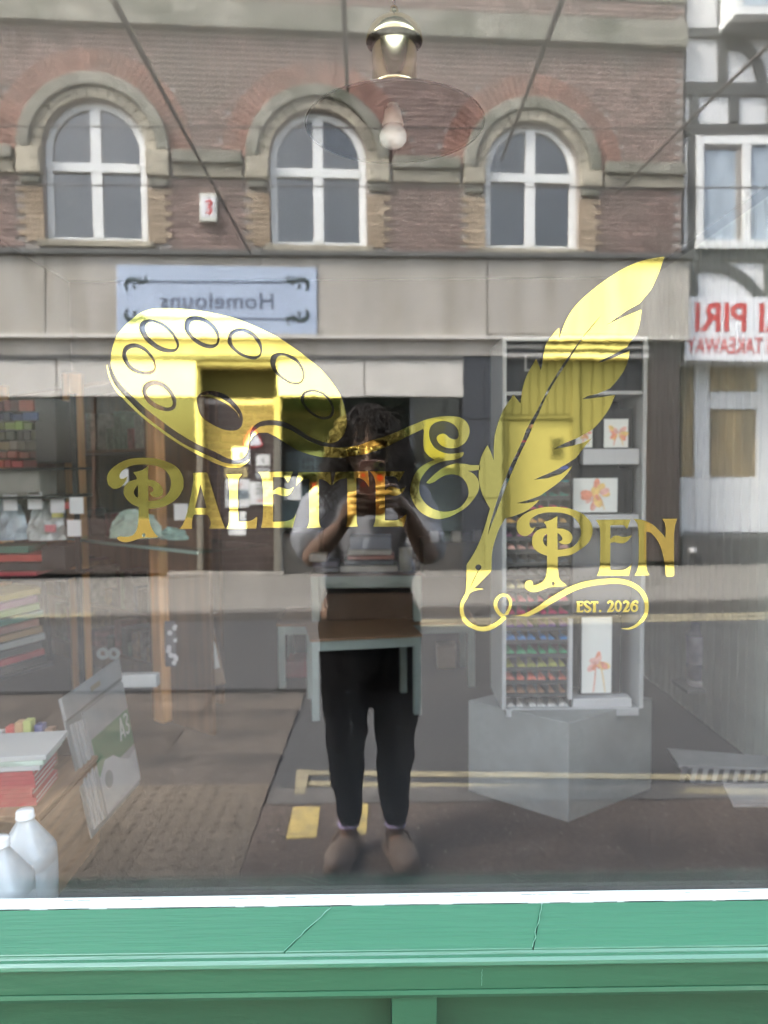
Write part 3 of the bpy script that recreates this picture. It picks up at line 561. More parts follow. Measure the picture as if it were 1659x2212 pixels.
# band at the springing between the windows: dark cornice over pale carved stone
us = [UL] + [v for q in WN for v in (q['uc'] - q['R'] - .38, q['uc'] + q['R'] + .38)] + [UR]
for i in range(0, 8, 2):
    a, b_ = us[i], us[i + 1]
    zz0 = z_i0 - (0 if i < 4 else .0); zm = (z_i0 + z_i1) / 2
    MB().box(a, b_, -.02, .05, z_i0, zm, FM).build('carved_band', stone_c, bb, .01)
    MB().box(a, b_, -.02, .12, zm + .001, z_i1, FM).build('band_cornice', stone_g, bb, .02)
for q in WN:
    R, uc, zc = q['R'], q['uc'], q['zc']
    win = MB()
    wf = MB(); fw = .105
    def arcs(r, n=24): return [(uc - r * math.cos(PI * i / n), zc + r * math.sin(PI * i / n)) for i in range(n + 1)]
    zb = q['z0']
    outer = [(uc - R + .004, zb + .09)] + arcs(R - .004) + [(uc + R - .004, zb + .09)]
    inner = [(uc - R + fw, zb + .09)] + arcs(R - fw) + [(uc + R - fw, zb + .09)]
    wf.strip(outer, inner, -.19, -.10, FM)
    wf.box(uc - R + .004, uc + R - .004, -.19, -.10, zb + .005, zb + .089, FM)
    fo = wf.build('window_frame', upvc, bb, .008)
    upg = clear_mat('upper_window_glass', (.5, .51, .51), .16, .01, .25)
    MB().box(uc - R + fw, uc + R - fw, -.18, -.085, q['zt'] - .075, q['zt'] + .055, FM).build('transom', upvc, fo, .008)
    MB().box(uc - .075, uc + .075, -.18, -.09, zb + .09, q['zt'] - .076, FM).build('mullion', upvc, fo, .008)
    MB().box(uc - .075, uc + .075, -.18, -.09, q['zt'] + .056, zc + R - fw + .004, FM).build('mullion', upvc, fo, .008)
    for s in (-1, 1):
        x0, x1 = sorted((uc + s * .075, uc + s * (R - fw)))
        MB().box(x0, x1, -.15, -.142, zb + .09, q['zt'] - .075, FM).build('pane', upg, fo)
        n = 10; th = [(math.pi / 2) * i / n for i in range(n + 1)]
        th = [t for t in th if (R - fw) * math.cos(t) > .075]
        pts = [(uc + s * .075, q['zt'] + .055), (uc + s * (R - fw), q['zt'] + .055)] + [(uc + s * (R - fw) * math.cos(t), zc + (R - fw) * math.sin(t)) for t in th] + [(uc + s * .075, zc + math.sqrt((R - fw) ** 2 - .075 ** 2))]
        if s < 0: pts = pts[::-1]
        MB().prism(pts, -.15, -.142, FM).build('pane', upg, fo)
    MB().box(uc - R - .08, uc + R + .08, -.15, .10, zb - .085, zb + .003, FM).build('window_sill', stone_c, bb, .008)
    # cream inner arch of stone blocks
    n = 17
    for i in range(n):
        a0, a1 = PI * i / n + .006, PI * (i + 1) / n - .006
        r0, r1 = R + .001, R * 1.22
        poly = [(uc - r * math.cos(a), zc + r * math.sin(a)) for r, a in ((r0, a0), (r1, a0), (r1, (a0 + a1) / 2), (r1, a1), (r0, a1), (r0, (a0 + a1) / 2))]
        MB().prism(poly[::-1], -.12, .035, FM).build('arch_stone', stone_c, bb, .006)
    ro, ri = R * 1.47, R * 1.222
    MB().strip(arcs(ro), arcs(ri), -.12, .085, FM).build('hood_mould', stone_g, bb, .02)
    n = 44
    for i in range(n):
        a0, a1 = PI * i / n + .004, PI * (i + 1) / n - .004
        r0, r1 = R * 1.475, R * 1.475 + .33
        poly = [(uc - r * math.cos(a), zc + r * math.sin(a)) for r, a in ((r0, a0), (r1, a0), (r1, a1), (r0, a1))]
        MB().prism(poly[::-1], -.06, .004 + rb.uniform(0, .004), FM).build('voussoir', red_m, bb)
    # carved imposts and buff brick jambs
    for s in (-1, 1):
        x0, x1 = sorted((uc + s * (R + .002), uc + s * (R * 1.47)))
        MB().box(x0, x1, -.12, .10, z_i0 - .02, min(z_i1, zc) - .002, FM).build('impost', stone_c, bb, .025)
        MB().box(x0 + .03, x1 - .03, -.12, .06, z_i0 - .14, z_i0 - .022, FM).build('impost', stone_g, bb, .03)
        zz = zb; k = 0
        while zz < z_i0 - .21:
            wd = .34 if k % 2 else .25
            a_, b2 = sorted((uc + s * (R + .002), uc + s * (R + wd)))
            MB().box(a_, b2, -.14, .012 + rb.uniform(0, .005), zz + .003, zz + .072, FM).build('jamb_brick', buff_m, bb)
            zz += .075; k += 1
    # things on the window sills inside, seen through as dark shapes
for q, du, wd, hh, c_, lb in ((WN[1], -.36, .32, .38, (.5, .55, .58), 'pale blue box standing inside the middle arched window'), (WN[2], -.45, .28, .34, (.32, .31, .28), 'grey box standing inside the right hand arched window'), (WN[0], .12, .5, .3, (.2, .13, .07), 'brown box standing inside the left hand arched window')):
    o = MB().box(q['uc'] + du, q['uc'] + du + wd, -.8, -.45, zfa - .19, q['z0'] + .06 + hh, FM).build('box', mat('window_box_%d' % int(c_[0] * 100), c_, .6, var=.1)); tag(o, lb, 'box', 'boxes inside the arched windows')
MB().box(UL + .3, UR - .1, -2.2, -2.15, zfa - .19, zfa + 2.9, FM).build('room_partition', mat('grey_room_wall', (.16, .16, .155), .8), bb)
# ---------------- shop fascia
def fpoly(name, pix, w0, w1, m, parent=bb, bevel=0, w=None):
    pts = [fac(px, py, w1 if w is None else w) for px, py in pix]
    a = sum(pts[i][0] * pts[(i + 1) % len(pts)][1] - pts[(i + 1) % len(pts)][0] * pts[i][1] for i in range(len(pts)))
    if a < 0: pts = pts[::-1]
    return MB().prism(pts, w0, w1, FM).build(name, m, parent, bevel)
fpoly('fascia_capping', [(-180, 533), (1500, 547), (1500, 559), (-180, 545)], -.1, .22, capm, bb, .01)
for x0, x1 in ((-180, 96), (98, 560), (562, 1052), (1054, 1490)):
    def yb(x): return 546 + x * .0085
    fpoly('fascia_board', [(x0, yb(x0)), (x1, yb(x1)), (x1, 724), (x0, 720)], -.1, .15, cream, bb, .004)
fpoly('fascia_ledge', [(-180, 719), (1490, 725), (1490, 734), (-180, 728)], -.1, .21, creamw, bb, .006)
fpoly('fascia_soffit', [(-180, 729), (1090, 734), (1090, 768), (-180, 766)], -.1, .12, cream, bb, .004)
fpoly('blind_box_edge', [(-180, 766), (1002, 768), (1002, 776), (-180, 774)], -.1, .13, capm, bb)
for x0, x1 in ((-180, 120), (123, 424), (600, 786), (789, 1001)):
    fpoly('blind_box', [(x0, 775), (x1, 777), (x1, 857), (x0, 855)], -.1, .10, creamw, bb, .004)
# recessed entrance between the two shop windows: brick wall with notices
fpoly('recess_ceiling', [(424, 776), (600, 777), (600, 790), (424, 789)], -.45, .02, cream, bb)
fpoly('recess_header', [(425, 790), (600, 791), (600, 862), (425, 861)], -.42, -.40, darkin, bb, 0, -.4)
MB().box(fac(424, 800, 0)[0] - .02, fac(424, 800, 0)[0], -.42, .02, fac(424, 1240)[1], fac(424, 777)[1], FM).build('recess_side', creamw, bb)
MB().box(fac(600, 800, 0)[0], fac(600, 800, 0)[0] + .02, -.42, .02, fac(600, 1240)[1], fac(600, 777)[1], FM).build('recess_side', creamw, bb)
for x0, x1 in ((425, 438), (592, 607)):
    fpoly('pilaster', [(x0, 857), (x1, 857), (x1, 1238), (x0, 1238)], -.1, .06, mat('dull_cream_pilaster', (.19, .175, .14), .6, var=.15), bb, .012)
pu0, pz0 = fac(438, 1235, -.1); pu1, pz1 = fac(592, 862, -.1)
pier = MB().box(pu0 + .003, pu1 - .003, -.4, -.11, pz0, pz1, FM).build('painted_pier', mortar, bb)
paintbrick = mat('painted_brown_brick', (.07, .05, .042), .6, var=.2, scale=10, bump=.35, bscale=30, rnd=.16)
z = pz0 + .055; row = 0
while z < pz1 - .05:
    wdt = pu1 - pu0; cuts = [0, .30, .64, .97, wdt] if row % 2 else [0, .14, .48, .80, wdt]
    cuts = [c for c in cuts if c < wdt - .03] + [wdt]
    for a, b_ in zip(cuts, cuts[1:]):
        MB().box(pu0 + a + .006, pu0 + b_ - .006, -.12, -.095 + rb.uniform(0, .008), z - .05, z + .05, FM).build('brick', paintbrick, pier, .006)
    z += .112; row += 1
# shop windows: stall risers, frames, panes, displays
riser = mat('pale_stall_riser', (.30, .29, .26), .6, var=.12, scale=5)
fpoly('stall_riser', [(-180, 1120), (424, 1122), (424, 1240), (-180, 1240)], -.2, .02, mat('brown_stall_riser', (.05, .034, .026), .6, var=.2), bb, .01)
fpoly('stall_riser', [(608, 1165), (1000, 1165), (1000, 1240), (608, 1240)], -.2, .02, mat('dark_stall_riser', (.06, .055, .05), .5, var=.2), bb, .01)
shopglass = clear_mat('shop_glass', (.75, .78, .77), .07, .01)
for x0, x1, yb_ in ((-180, 200, 1120), (204, 424, 1120), (608, 738, 1165), (743, 888, 1165), (893, 1000, 1165)):
    fpoly('shop_pane', [(x0, 856), (x1, 857), (x1, yb_), (x0, yb_)], -.055, -.047, shopglass, bb)
brownwood = mat('brown_window_timber', (.09, .05, .03), .5, var=.2)
for x0, x1 in ((199, 205), (737, 744), (887, 894)):
    fpoly('window_post', [(x0, 857), (x1, 857), (x1, 1165), (x0, 1165)], -.09, .0, brownwood if x0 < 300 else granite, bb, .006)
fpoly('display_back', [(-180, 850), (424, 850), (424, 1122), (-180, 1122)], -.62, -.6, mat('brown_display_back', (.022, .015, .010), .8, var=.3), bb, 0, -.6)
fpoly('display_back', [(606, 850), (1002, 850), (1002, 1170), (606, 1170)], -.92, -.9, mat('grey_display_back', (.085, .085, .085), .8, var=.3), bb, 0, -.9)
fpoly('display_counter', [(-180, 1014), (424, 1014), (424, 1121), (-180, 1121)], -.55, -.3, mat('patterned_counter', (.075, .068, .055), .6, var=.3, scale=40), bb, .01)
MB().box(fac(606, 1000)[0], fac(1002, 1000)[0], -.9, -.1, fac(800, 1168)[1] - .03, fac(800, 1168)[1], FM).build('display_floor', creamw, bb)
# granite pilaster, panelled door, far pilaster
for x0, x1 in ((1000, 1046), (1047, 1086)):
    for y0, y1 in ((735, 905), (907, 1075), (1077, 1243)):
        fpoly('granite_block', [(x0, y0), (x1, y0), (x1, y1), (x0, y1)], -.2, .09, granite, bb, .004)
door = fpoly('door_surround', [(1086, 735), (1404, 738), (1404, 1215), (1086, 1225)], -.3, -.16, woodd, bb, 0, -.16)
for y0, y1, ww in ((735, 742, .02), (744, 752, .07), (754, 760, .04), (762, 771, .09)):
    fpoly('door_cornice', [(1086, y0), (1404, y0 + 2), (1404, y1 + 2), (1086, y1)], -.16, ww, creamw if y0 in (744, 762) else woodd, bb, .006)
x = 1090
while x < 1236:
    fpoly('door_board', [(x, 776), (x + 17, 776), (x + 17, 896), (x, 896)], -.16, -.125, woodd, bb, .006); x += 18.5
fpoly('door_rail', [(1088, 898), (1240, 898), (1240, 905), (1088, 905)], -.16, -.08, woodd, bb, .006)
fpoly('door_post', [(1236, 776), (1252, 776), (1252, 1218), (1236, 1220)], -.16, -.09, woodd, bb, .006)
fpoly('door_post', [(1088, 906), (1097, 906), (1097, 1222), (1088, 1222)], -.16, -.09, woodd, bb, .006)
dl = fpoly('door_leaf', [(1099, 908), (1234, 908), (1234, 1221), (1099, 1222)], -.16, -.135, mat('pale_grey_door', (.10, .095, .083), .45, var=.05), bb, .004)
fpoly('letterbox_frame', [(1190, 944), (1216, 944), (1216, 989), (1190, 989)], -.135, -.118, woodd, dl, .004)
fpoly('viewing_pane', [(1194, 949), (1212, 949), (1212, 984), (1194, 984)], -.118, -.116, dark_pane, dl)
x = 1256
while x < 1398:
    fpoly('side_board', [(x, 776), (x + 22, 776), (x + 22, 1216), (x, 1217)], -.16, -.13, woodd, bb, .006); x += 24
for y0, y1 in ((738, 900), (902, 1060), (1062, 1212)):
    fpoly('granite_block', [(1405, y0), (1468, y0), (1468, y1), (1405, y1)], -.2, .06, mat('brown_granite', (.06, .045, .04), .4, var=.3, scale=40), bb, .004)
fpoly('plinth_step', [(360, 1238), (612, 1238), (612, 1249), (360, 1249)], .0, .22, mat('worn_step', (.28, .26, .23), .7, var=.2), bb, .01)
MB().box(UL, fac(420, 1000)[0], -.21, -.19, -.2, zfa, FM).build('lower_wall', darkin, bb) if False else None
# ================================================================== signs and notices across the street
def face_text(name, body, px, py, hpx, m, w, parent, bold=0., space=1., wpx=None, mw=1.0):
    """lettering that faces the street; px, py = middle of the line in the mirrored picture"""
    u, z = fac(px, py, w); _, z2 = fac(px, py + hpx, w); h = z - z2
    me = text_mesh(body, h / .72, m, .003, bold * h, space)
    if wpx:
        u2, _ = fac(px + wpx / 2, py, w); u1, _ = fac(px - wpx / 2, py, w)
        xs_ = [v.co.x for v in me.vertices]; k = abs(u2 - u1) / (max(xs_) - min(xs_)); me.transform(Matrix.Diagonal((k, 1, 1, 1)))
    M = FM @ Matrix(((-1, 0, 0, u), (0, 0, 1, w), (0, 1, 0, z), (0, 0, 0, 1)))
    me.transform(M); return link(name, me, parent)
def face_stroke(name, pts, ws, w, m, parent):
    """painted curved mark given in mirrored-picture pixels"""
    poly = [fac(px, py, w) for px, py in stroke(pts, ws, 5)]
    me = flat_mesh(name, [poly], m, .0015)
    me.transform(FM @ Matrix(((1, 0, 0, 0), (0, 0, 1, w + .002), (0, 1, 0, 0), (0, 0, 0, 1)))); return link(name, me, parent)
blueboard = mat('pale_blue_sign', (.44, .52, .66), .4, var=.05, scale=2)
ink = mat('dark_green_ink', (.03, .05, .05), .5)
inkg = mat('grey_blue_ink', (.12, .15, .21), .5)
sg = thing('shop_sign', 'pale blue lounge signboard with scrolled corner ornaments on the cream fascia', 'sign', tuple(FM @ Vector((fac(468, 720, .16)[0], .16, fac(468, 720)[1]))))
fpoly('sign_board', [(252, 571), (684, 578), (684, 721), (252, 719)], .151, .175, blueboard, sg, .004)
face_text('lettering', 'Homelouns', 470, 651, 36, inkg, .178, sg, .012, 1.05, 245)
for yy in (608, 687):
    face_stroke('rule_line', [(325, yy), (470, yy + 1), (612, yy + 2)], [4, 4, 4], .176, inkg, sg)
for sx in (-1, 1):
    for sy in (-1, 1):
        cx, cy = 468 + sx * 175, 648 + sy * 41
        def q(dx, dy): return (cx + sx * dx, cy - sy * dy)
        face_stroke('scroll_ornament', [q(18, 22), q(22, 8), q(14, -2), q(0, -3), q(-10, 4), q(-20, 2), q(-32, 0)], [3, 8, 10, 9, 7, 5, 3], .176, ink, sg)
        face_stroke('scroll_ornament', [q(-2, 18), q(4, 12), q(2, 4)], [2, 5, 4], .176, ink, sg)
        face_stroke('scroll_ornament', [q(-18, -14), q(-22, -6), q(-14, 2), q(-8, -10)], [2, 5, 5, 2], .176, ink, sg)
whitep = mat('white_sign', (.78, .79, .82), .4, var=.03)
redt = mat('red_lettering', (.55, .05, .05), .5)
ab = thing('alarm_box', 'small white alarm box with a red mark on the brick pier between two arched windows', 'alarm box', tuple(FM @ Vector((fac(449, 478)[0], .02, fac(449, 478)[1]))))
fpoly('alarm_case', [(431, 417), (468, 417), (468, 478), (431, 478)], .004, .09, mat('cream_plastic', (.68, .68, .6), .4), ab, .012)
fpoly('alarm_label', [(434, 424), (464, 424), (464, 468), (434, 468)], .088, .096, whitep, ab, .003)
face_stroke('alarm_mark', [(443, 437), (453, 433), (456, 441), (449, 446), (456, 452), (452, 460), (443, 457)], [4, 6, 6, 5, 6, 6, 4], .097, redt, ab)
paper = mat('white_paper', (.74, .74, .72), .7, var=.03, scale=3)
def notice(pix, w, label, m=paper, lines=None, parentname='notice', cat='notice', group=None):
    o = thing(parentname, label, cat, tuple(FM @ Vector((*fac(*pix[3], w)[:1], w, fac(*pix[3], w)[1]))), group)
    fpoly('sheet', pix, w, w + .006, m, o)
    for (t, px, py, h, mm, wd) in (lines or []):
        face_text('lettering', t, px, py, h, mm, w + .0075, o, .0, 1., wd)
    return o
def R4(a, b, c, d): return [(a, b), (c, b), (c, d), (a, d)]
dk = mat('black_print', (.05, .045, .045), .6)
buffp = mat('buff_paper', (.52, .42, .2), .7, var=.05)
NW = -.086
notice(R4(485, 1010, 534, 1031), NW, 'buff notice above the white posters on the painted brick pier', buffp, [('NOTICE', 509, 1020, 7, dk, 34)])
notice(R4(487, 1035, 539, 1096), NW, 'white poster headed YOU with a grey picture on the brick pier', paper, [('YOU', 509, 1050, 11, redt, 24)])
fpoly('picture', R4(490, 1058, 537, 1079), NW + .006, NW + .008, mat('grey_print', (.2, .24, .26), .6, var=.4, scale=30), bpy.context.scene.objects['notice.001'])
notice(R4(540, 1041, 611, 1090), NW, 'white entrance notice in four lines with a red underline on the brick pier', paper, [('Entrance', 575, 1046, 7, dk, 44), ('Via Middle', 575, 1056, 7, dk, 50), ('Shop Door', 575, 1065, 7, dk, 48), ('Please', 575, 1074, 7, dk, 30)])
fpoly('underline', R4(556, 1080, 604, 1084), NW + .006, NW + .008, mat('pink_print', (.7, .25, .25), .6), bpy.context.scene.objects['notice.002'])
notice(R4(616, 1030, 650, 1080), -.04, 'blank pale sheet taped beside the entrance notice')
notice(R4(494, 1106, 531, 1156), NW, 'lower pale leaflet on the brick pier under the YOU poster')
notice(R4(553, 982, 583, 1006), NW, 'white leaflet in a pair high on the brick pier', paper, [('i', 568, 994, 12, dk, 4)], 'notice')
notice(R4(553, 1010, 583, 1034), NW, 'grey leaflet under the high white leaflet on the brick pier', mat('grey_paper', (.42, .42, .42), .7))
tri = notice([(527, 962), (567, 962), (547, 922), (546, 922)][:3][::-1] if False else [(547, 922), (567, 962), (527, 962), (527, 961)], -.08, 'white triangular warning sign with a red border on the brick pier', whitep, None, 'warning_sign', 'sign')
face_stroke('sign_border', [(547, 924), (566, 961), (528, 961), (547, 924)], [3, 3, 3, 3], -.073, redt, tri)
sqs = notice(R4(502, 966, 540, 1001), -.08, 'square white sign with a pale red disc below the warning triangle', whitep, None, 'information_sign', 'sign')
face_stroke('sign_disc', [(516, 983), (521, 983), (526, 983)], [10, 14, 10], -.073, mat('pale_red_print', (.7, .36, .28), .6), sqs)
# goods in the opposite windows
wr = random.Random(9)
def goods(px0, py0, px1, py1, w, col, label, name='display_box', cat='box', group=None, rough=.5, depth=.12, var=.12):
    m = mat('goods_%d_%d_%d' % tuple(int(c * 99) for c in col), col, rough, var=var, scale=9)
    u0, z0 = fac(px0, py1, w); u1, z1 = fac(px1, py0, w)
    o = MB().box(u0, u1, w - depth, w, z0, z1, FM).build(name, m, None, .004)
    return tag(o, label, cat, group)
goods(612, 1050, 664, 1140, -.3, (.62, .7, .78), 'pale blue display panel low in the window right of the brick pier', 'display_card', 'card')
goods(618, 975, 700, 1024, -.55, (.5, .52, .54), 'grey display unit at the back of the right shop window', 'display_unit', 'unit')
cal = goods(647, 985, 684, 1019, -.2, (.62, .68, .74), 'pale framed sheet of small pictures hanging in the right shop window', 'framed_print', 'print')
for i in range(3):
    for j in range(2):
        fpoly('picture', R4(653 + i * 10, 990 + j * 15, 658 + i * 10, 1000 + j * 15), -.2, -.196, dk, cal)
cols = [(.6, .08, .06), (.65, .4, .05), (.08, .3, .12), (.1, .2, .5), (.6, .5, .1), (.5, .1, .3), (.7, .3, .1)]
nm = ['red', 'orange', 'green', 'blue', 'yellow', 'magenta', 'amber']
for i in range(7):
    goods(692 + i * 6, 1030, 697.4 + i * 6, 1042, -.3, cols[i], nm[i] + ' spine in the short row of books in the right shop window', 'book', 'book', 'books in the opposite window')
goods(675, 1043, 693, 1068, -.25, (.6, .04, .04), 'red pack above the white panel in the right shop window', 'pack', 'pack')
goods(672, 1072, 696, 1106, -.25, (.75, .75, .7), 'white panel under the red pack in the right shop window', 'display_card', 'card')
goods(676, 1108, 690, 1120, -.24, (.7, .55, .05), 'yellow pack below the white panel in the right shop window', 'pack', 'pack')
goods(918, 905, 962, 990, -.4, (.60, .5, .12), 'yellow poster panel behind the ampersand in the far window', 'poster', 'poster')
goods(964, 902, 982, 1010, -.3, (.55, .5, .46), 'narrow pale poster beside the yellow panel', 'poster', 'poster')
goods(896, 1000, 992, 1150, -.6, (.3, .34, .38), 'grey blue counter front in the far window', 'counter', 'counter')
# ================================================================== timber framed takeaway on the right
tb = thing('timber_framed_building', 'white rendered house with dark grey timber framing right of the brick building', 'building', tuple(FM @ Vector((6, -.5, -.2))))
plaster = mat('white_render', (.70, .71, .72), .8, var=.07, scale=5, bump=.25, bscale=60, dark=(.58, .585, .59), dscale=1.0)
timber = mat('grey_painted_timber', (.085, .088, .086), .6, var=.15, scale=5, stretch=(1, 1, 1), bump=.15)
TW = -.12
def tpoly(name, pix, w0, w1, m, parent=tb, bevel=0): return fpoly(name, pix, w0, w1, m, parent, bevel)
tu0 = fac(1479, 300, TW)[0]
MB().box(tu0 + .01, 12, -.6, TW, fac(1560, 785, TW)[1], 10, FM).build('wall', plaster, tb)
MB().box(tu0 + .01, 12, -4.2, -4.0, -.3, 10, FM).build('rear_wall', darkin, tb)
MB().box(tu0 + .01, 12, -4.0, -.6, 9.8, 10, FM).build('roof', capm, tb)
MB().box(11.8, 12, -4.0, -.6, -.3, 9.8, FM).build('end_wall', plaster, tb)
for y0, y1 in ((58, 79), (175, 204), (265, 291), (536, 562)):
    tpoly('timber', [(1481, y0), (1900, y0 + 4), (1900, y1 + 4), (1481, y1)], TW - .05, TW + .05, timber, tb, .008)
for x0, x1, y0, y1 in ((1553, 1573, -260, 57), (1553, 1573, 80, 174), (1493, 1510, 205, 264), (1577, 1598, 205, 264), (1489, 1508, 292, 535), (1489, 1508, 563, 640), (1654, 1672, 563, 640), (1660, 1680, 205, 264), (1640, 1660, -260, 0)):
    tpoly('timber', R4(x0, y0, x1, y1), TW - .05, TW + .047, timber, tb, .008)
for p0, wd in (([(1575, 92), (1610, 98), (1636, 130), (1648, 174)], [26, 22, 20, 20]), ([(1510, 573), (1560, 575), (1610, 602), (1643, 640)], [24, 22, 20, 20])):
    poly = [fac(px, py, TW + .044) for px, py in stroke(p0, wd, 5)]
    me = flat_mesh('timber_brace', [poly], timber, .045); me.transform(FM @ Matrix(((1, 0, 0, 0), (0, 0, 1, TW), (0, 1, 0, 0), (0, 0, 0, 1)))); link('timber_brace', me, tb)
wf = MB()
fo = bpy.data.objects.new('casement_window', None); C.objects.link(fo); fo.parent = tb; fo.matrix_parent_inverse = parent_world(tb).inverted()
def wbox(n, r, w0, w1, m, par=fo, bev=.006): return fpoly(n, R4(*r), w0, w1, m, par, bev)
wbox('frame', (1506, 292, 1720, 311), TW - .05, TW + .075, upvc); wbox('frame', (1506, 519, 1720, 536), TW - .05, TW + .11, upvc)
wbox('frame', (1506, 312, 1521, 518), TW - .05, TW + .075, upvc); wbox('frame', (1606, 312, 1623, 518), TW - .05, TW + .075, upvc)
wbox('frame', (1704, 312, 1720, 518), TW - .05, TW + .075, upvc)
wbox('sash', (1522, 312, 1605, 320), TW - .05, TW + .045, mat('brown_sash', (.3, .28, .26), .5)); wbox('sash', (1592, 321, 1605, 518), TW - .05, TW + .045, mat('brown_sash', (.3, .28, .26), .5))
pale_pane = mat('net_curtained_pane', (.40, .47, .54), .05, var=.22, scale=2.2, stretch=(3, 3, .5), spec=.9)
wbox('pane', (1522, 321, 1591, 518), TW + .002, TW + .01, pale_pane); wbox('pane', (1624, 312, 1703, 518), TW + .002, TW + .01, pale_pane)
ow = bpy.data.objects.new('oriel_window', None); C.objects.link(ow); ow.parent = tb; ow.matrix_parent_inverse = parent_world(tb).inverted()
wbox('frame', (1590, 12, 1800, 30), TW, TW + .5, upvc, ow); wbox('frame', (1590, -240, 1606, 11), TW, TW + .46, upvc, ow)
wbox('pane', (1607, -240, 1790, 11), TW, TW + .4, pale_pane, ow); tpoly('bracket', [(1574, 57), (1800, 60), (1800, 31), (1594, 31)], TW, TW + .3, mat('grey_bracket', (.22, .225, .22), .6), ow)
# ground floor: white door frame boarded with plywood
ply = mat('plywood', (.38, .29, .16), .7, var=.3, scale=7, stretch=(1, 1, .25), dark=(.22, .18, .12), dscale=3)
DW = -.55
whitef = mat('white_joinery', (.68, .69, .69), .5, var=.05)
tpoly('ground_wall', R4(1470, 770, 1900, 1168), DW - .3, DW - .02, plaster, tb)
tpoly('plywood_sheet', R4(1473, 783, 1499, 1030), DW - .02, DW + .02, ply, tb)
td = bpy.data.objects.new('boarded_door', None); C.objects.link(td); td.parent = tb; td.matrix_parent_inverse = parent_world(tb).inverted()
for r in ((1501, 783, 1533, 1150), (1636, 783, 1666, 1150)): tpoly('door_frame', R4(*r), DW - .02, DW + .07, whitef, td, .008)
tpoly('door_frame', R4(1534, 846, 1635, 884), DW - .02, DW + .06, whitef, td, .008); tpoly('door_frame', R4(1534, 783, 1635, 788), DW - .02, DW + .06, whitef, td, .008)
tpoly('plywood_sheet', R4(1534, 789, 1635, 845), DW - .02, DW + .02, ply, td)
tpoly('plywood_sheet', R4(1536, 886, 1633, 1030), DW - .02, DW + .02, ply, td)
tpoly('door_panel', R4(1534, 1031, 1635, 1150), DW - .02, DW + .04, whitef, td, .01)
tpoly('side_panel', R4(1470, 1032, 1500, 1150), DW - .02, DW + .05, whitef, tb, .01)
for x0, x1 in ((1668, 1700), (1760, 1790)): tpoly('door_frame', R4(x0, 783, x1, 1150), DW - .02, DW + .07, whitef, td, .008)
struct(MB().box(tu0, 12, DW - .2, .0, -.4, fac(1560, 1155, DW)[1], FM).build('forecourt', mat('dark_forecourt', (.07, .068, .068), .85, var=.3, scale=20, bump=.2)))
rk = MB(); rk.lathe([(.001, 0), (.05, .01), (.065, .05), (.05, .09), (.001, .105)], 9, FM @ Matrix.Translation((fac(1497, 1190, .05)[0], .05, fac(1497, 1197, .05)[1])))
tag(rk.build('litter', mat('grey_scrap', (.36, .36, .36), .7), None, 0, True), 'scrap of crumpled white paper on the forecourt by the boarded door', 'litter')
ps = thing('takeaway_sign', 'white takeaway sign with red capitals under the curved timber brace', 'sign', tuple(FM @ Vector((fac(1480, 780, .0)[0], -.05, fac(1480, 780, .0)[1]))))
tpoly('sign_board', [(1480, 640), (1830, 644), (1830, 784), (1480, 778)], TW + .06, TW + .12, whitep, ps, .004)
def sign_line(body, px_left, py, hpx, bold, wpx):
    w_ = TW + .122
    u, z = fac(px_left, py, w_); _, z2 = fac(px_left, py + hpx, w_); h = z - z2
    me = text_mesh(body, h / .72, redt, .003, bold * h, 1.0, 'RIGHT')
    xs_ = [v.co.x for v in me.vertices]; k = (fac(px_left + wpx, py, w_)[0] - u) / (max(xs_) - min(xs_)); me.transform(Matrix.Diagonal((k, 1, 1, 1)))
    mxx = max(v.co.x for v in me.vertices); me.transform(Matrix.Translation((-mxx, 0, 0)))
    me.transform(FM @ Matrix(((-1, 0, 0, u), (0, 0, 1, w_), (0, 1, 0, z), (0, 0, 0, 1)))); link('lettering', me, ps)
sign_line('PIRI PIRI', 1502, 688, 62, .03, 248)
sign_line('CHICKEN TAKEAWAY', 1484, 748, 36, .012, 300)
# plain neighbour beyond the brick building, past the left edge of the photograph
nb_ = thing('rendered_building', 'plain grey rendered building adjoining the far left end of the brick building', 'building', tuple(FM @ Vector((-10.5, -.2, -.15))))
MB().box(-15, UL - .03, -4, -.1, -.2, 9.0, FM).build('wall', mat('grey_render', (.30, .29, .27), .85, var=.12, scale=2, bump=.2), nb_)
for u in (-13.6, -11.2, -8.9):
    for z in (.9, 4.4, 6.9):
        f_ = MB().strip([(u - .55, z), (u - .55, z + 1.5), (u + .55, z + 1.5), (u + .55, z), (u - .55, z)], [(u - .46, z + .09), (u - .46, z + 1.41), (u + .46, z + 1.41), (u + .46, z + .09), (u - .46, z + .09)], -.11, -.03, FM).build('window', upvc, nb_)
        MB().box(u - .46, u + .46, -.098, -.09, z + .09, z + 1.41, FM).build('pane', dark_pane, f_)
        MB().box(u - .65, u + .65, -.1, .04, z - .1, z - .002, FM).build('window_sill', stone_c, nb_)
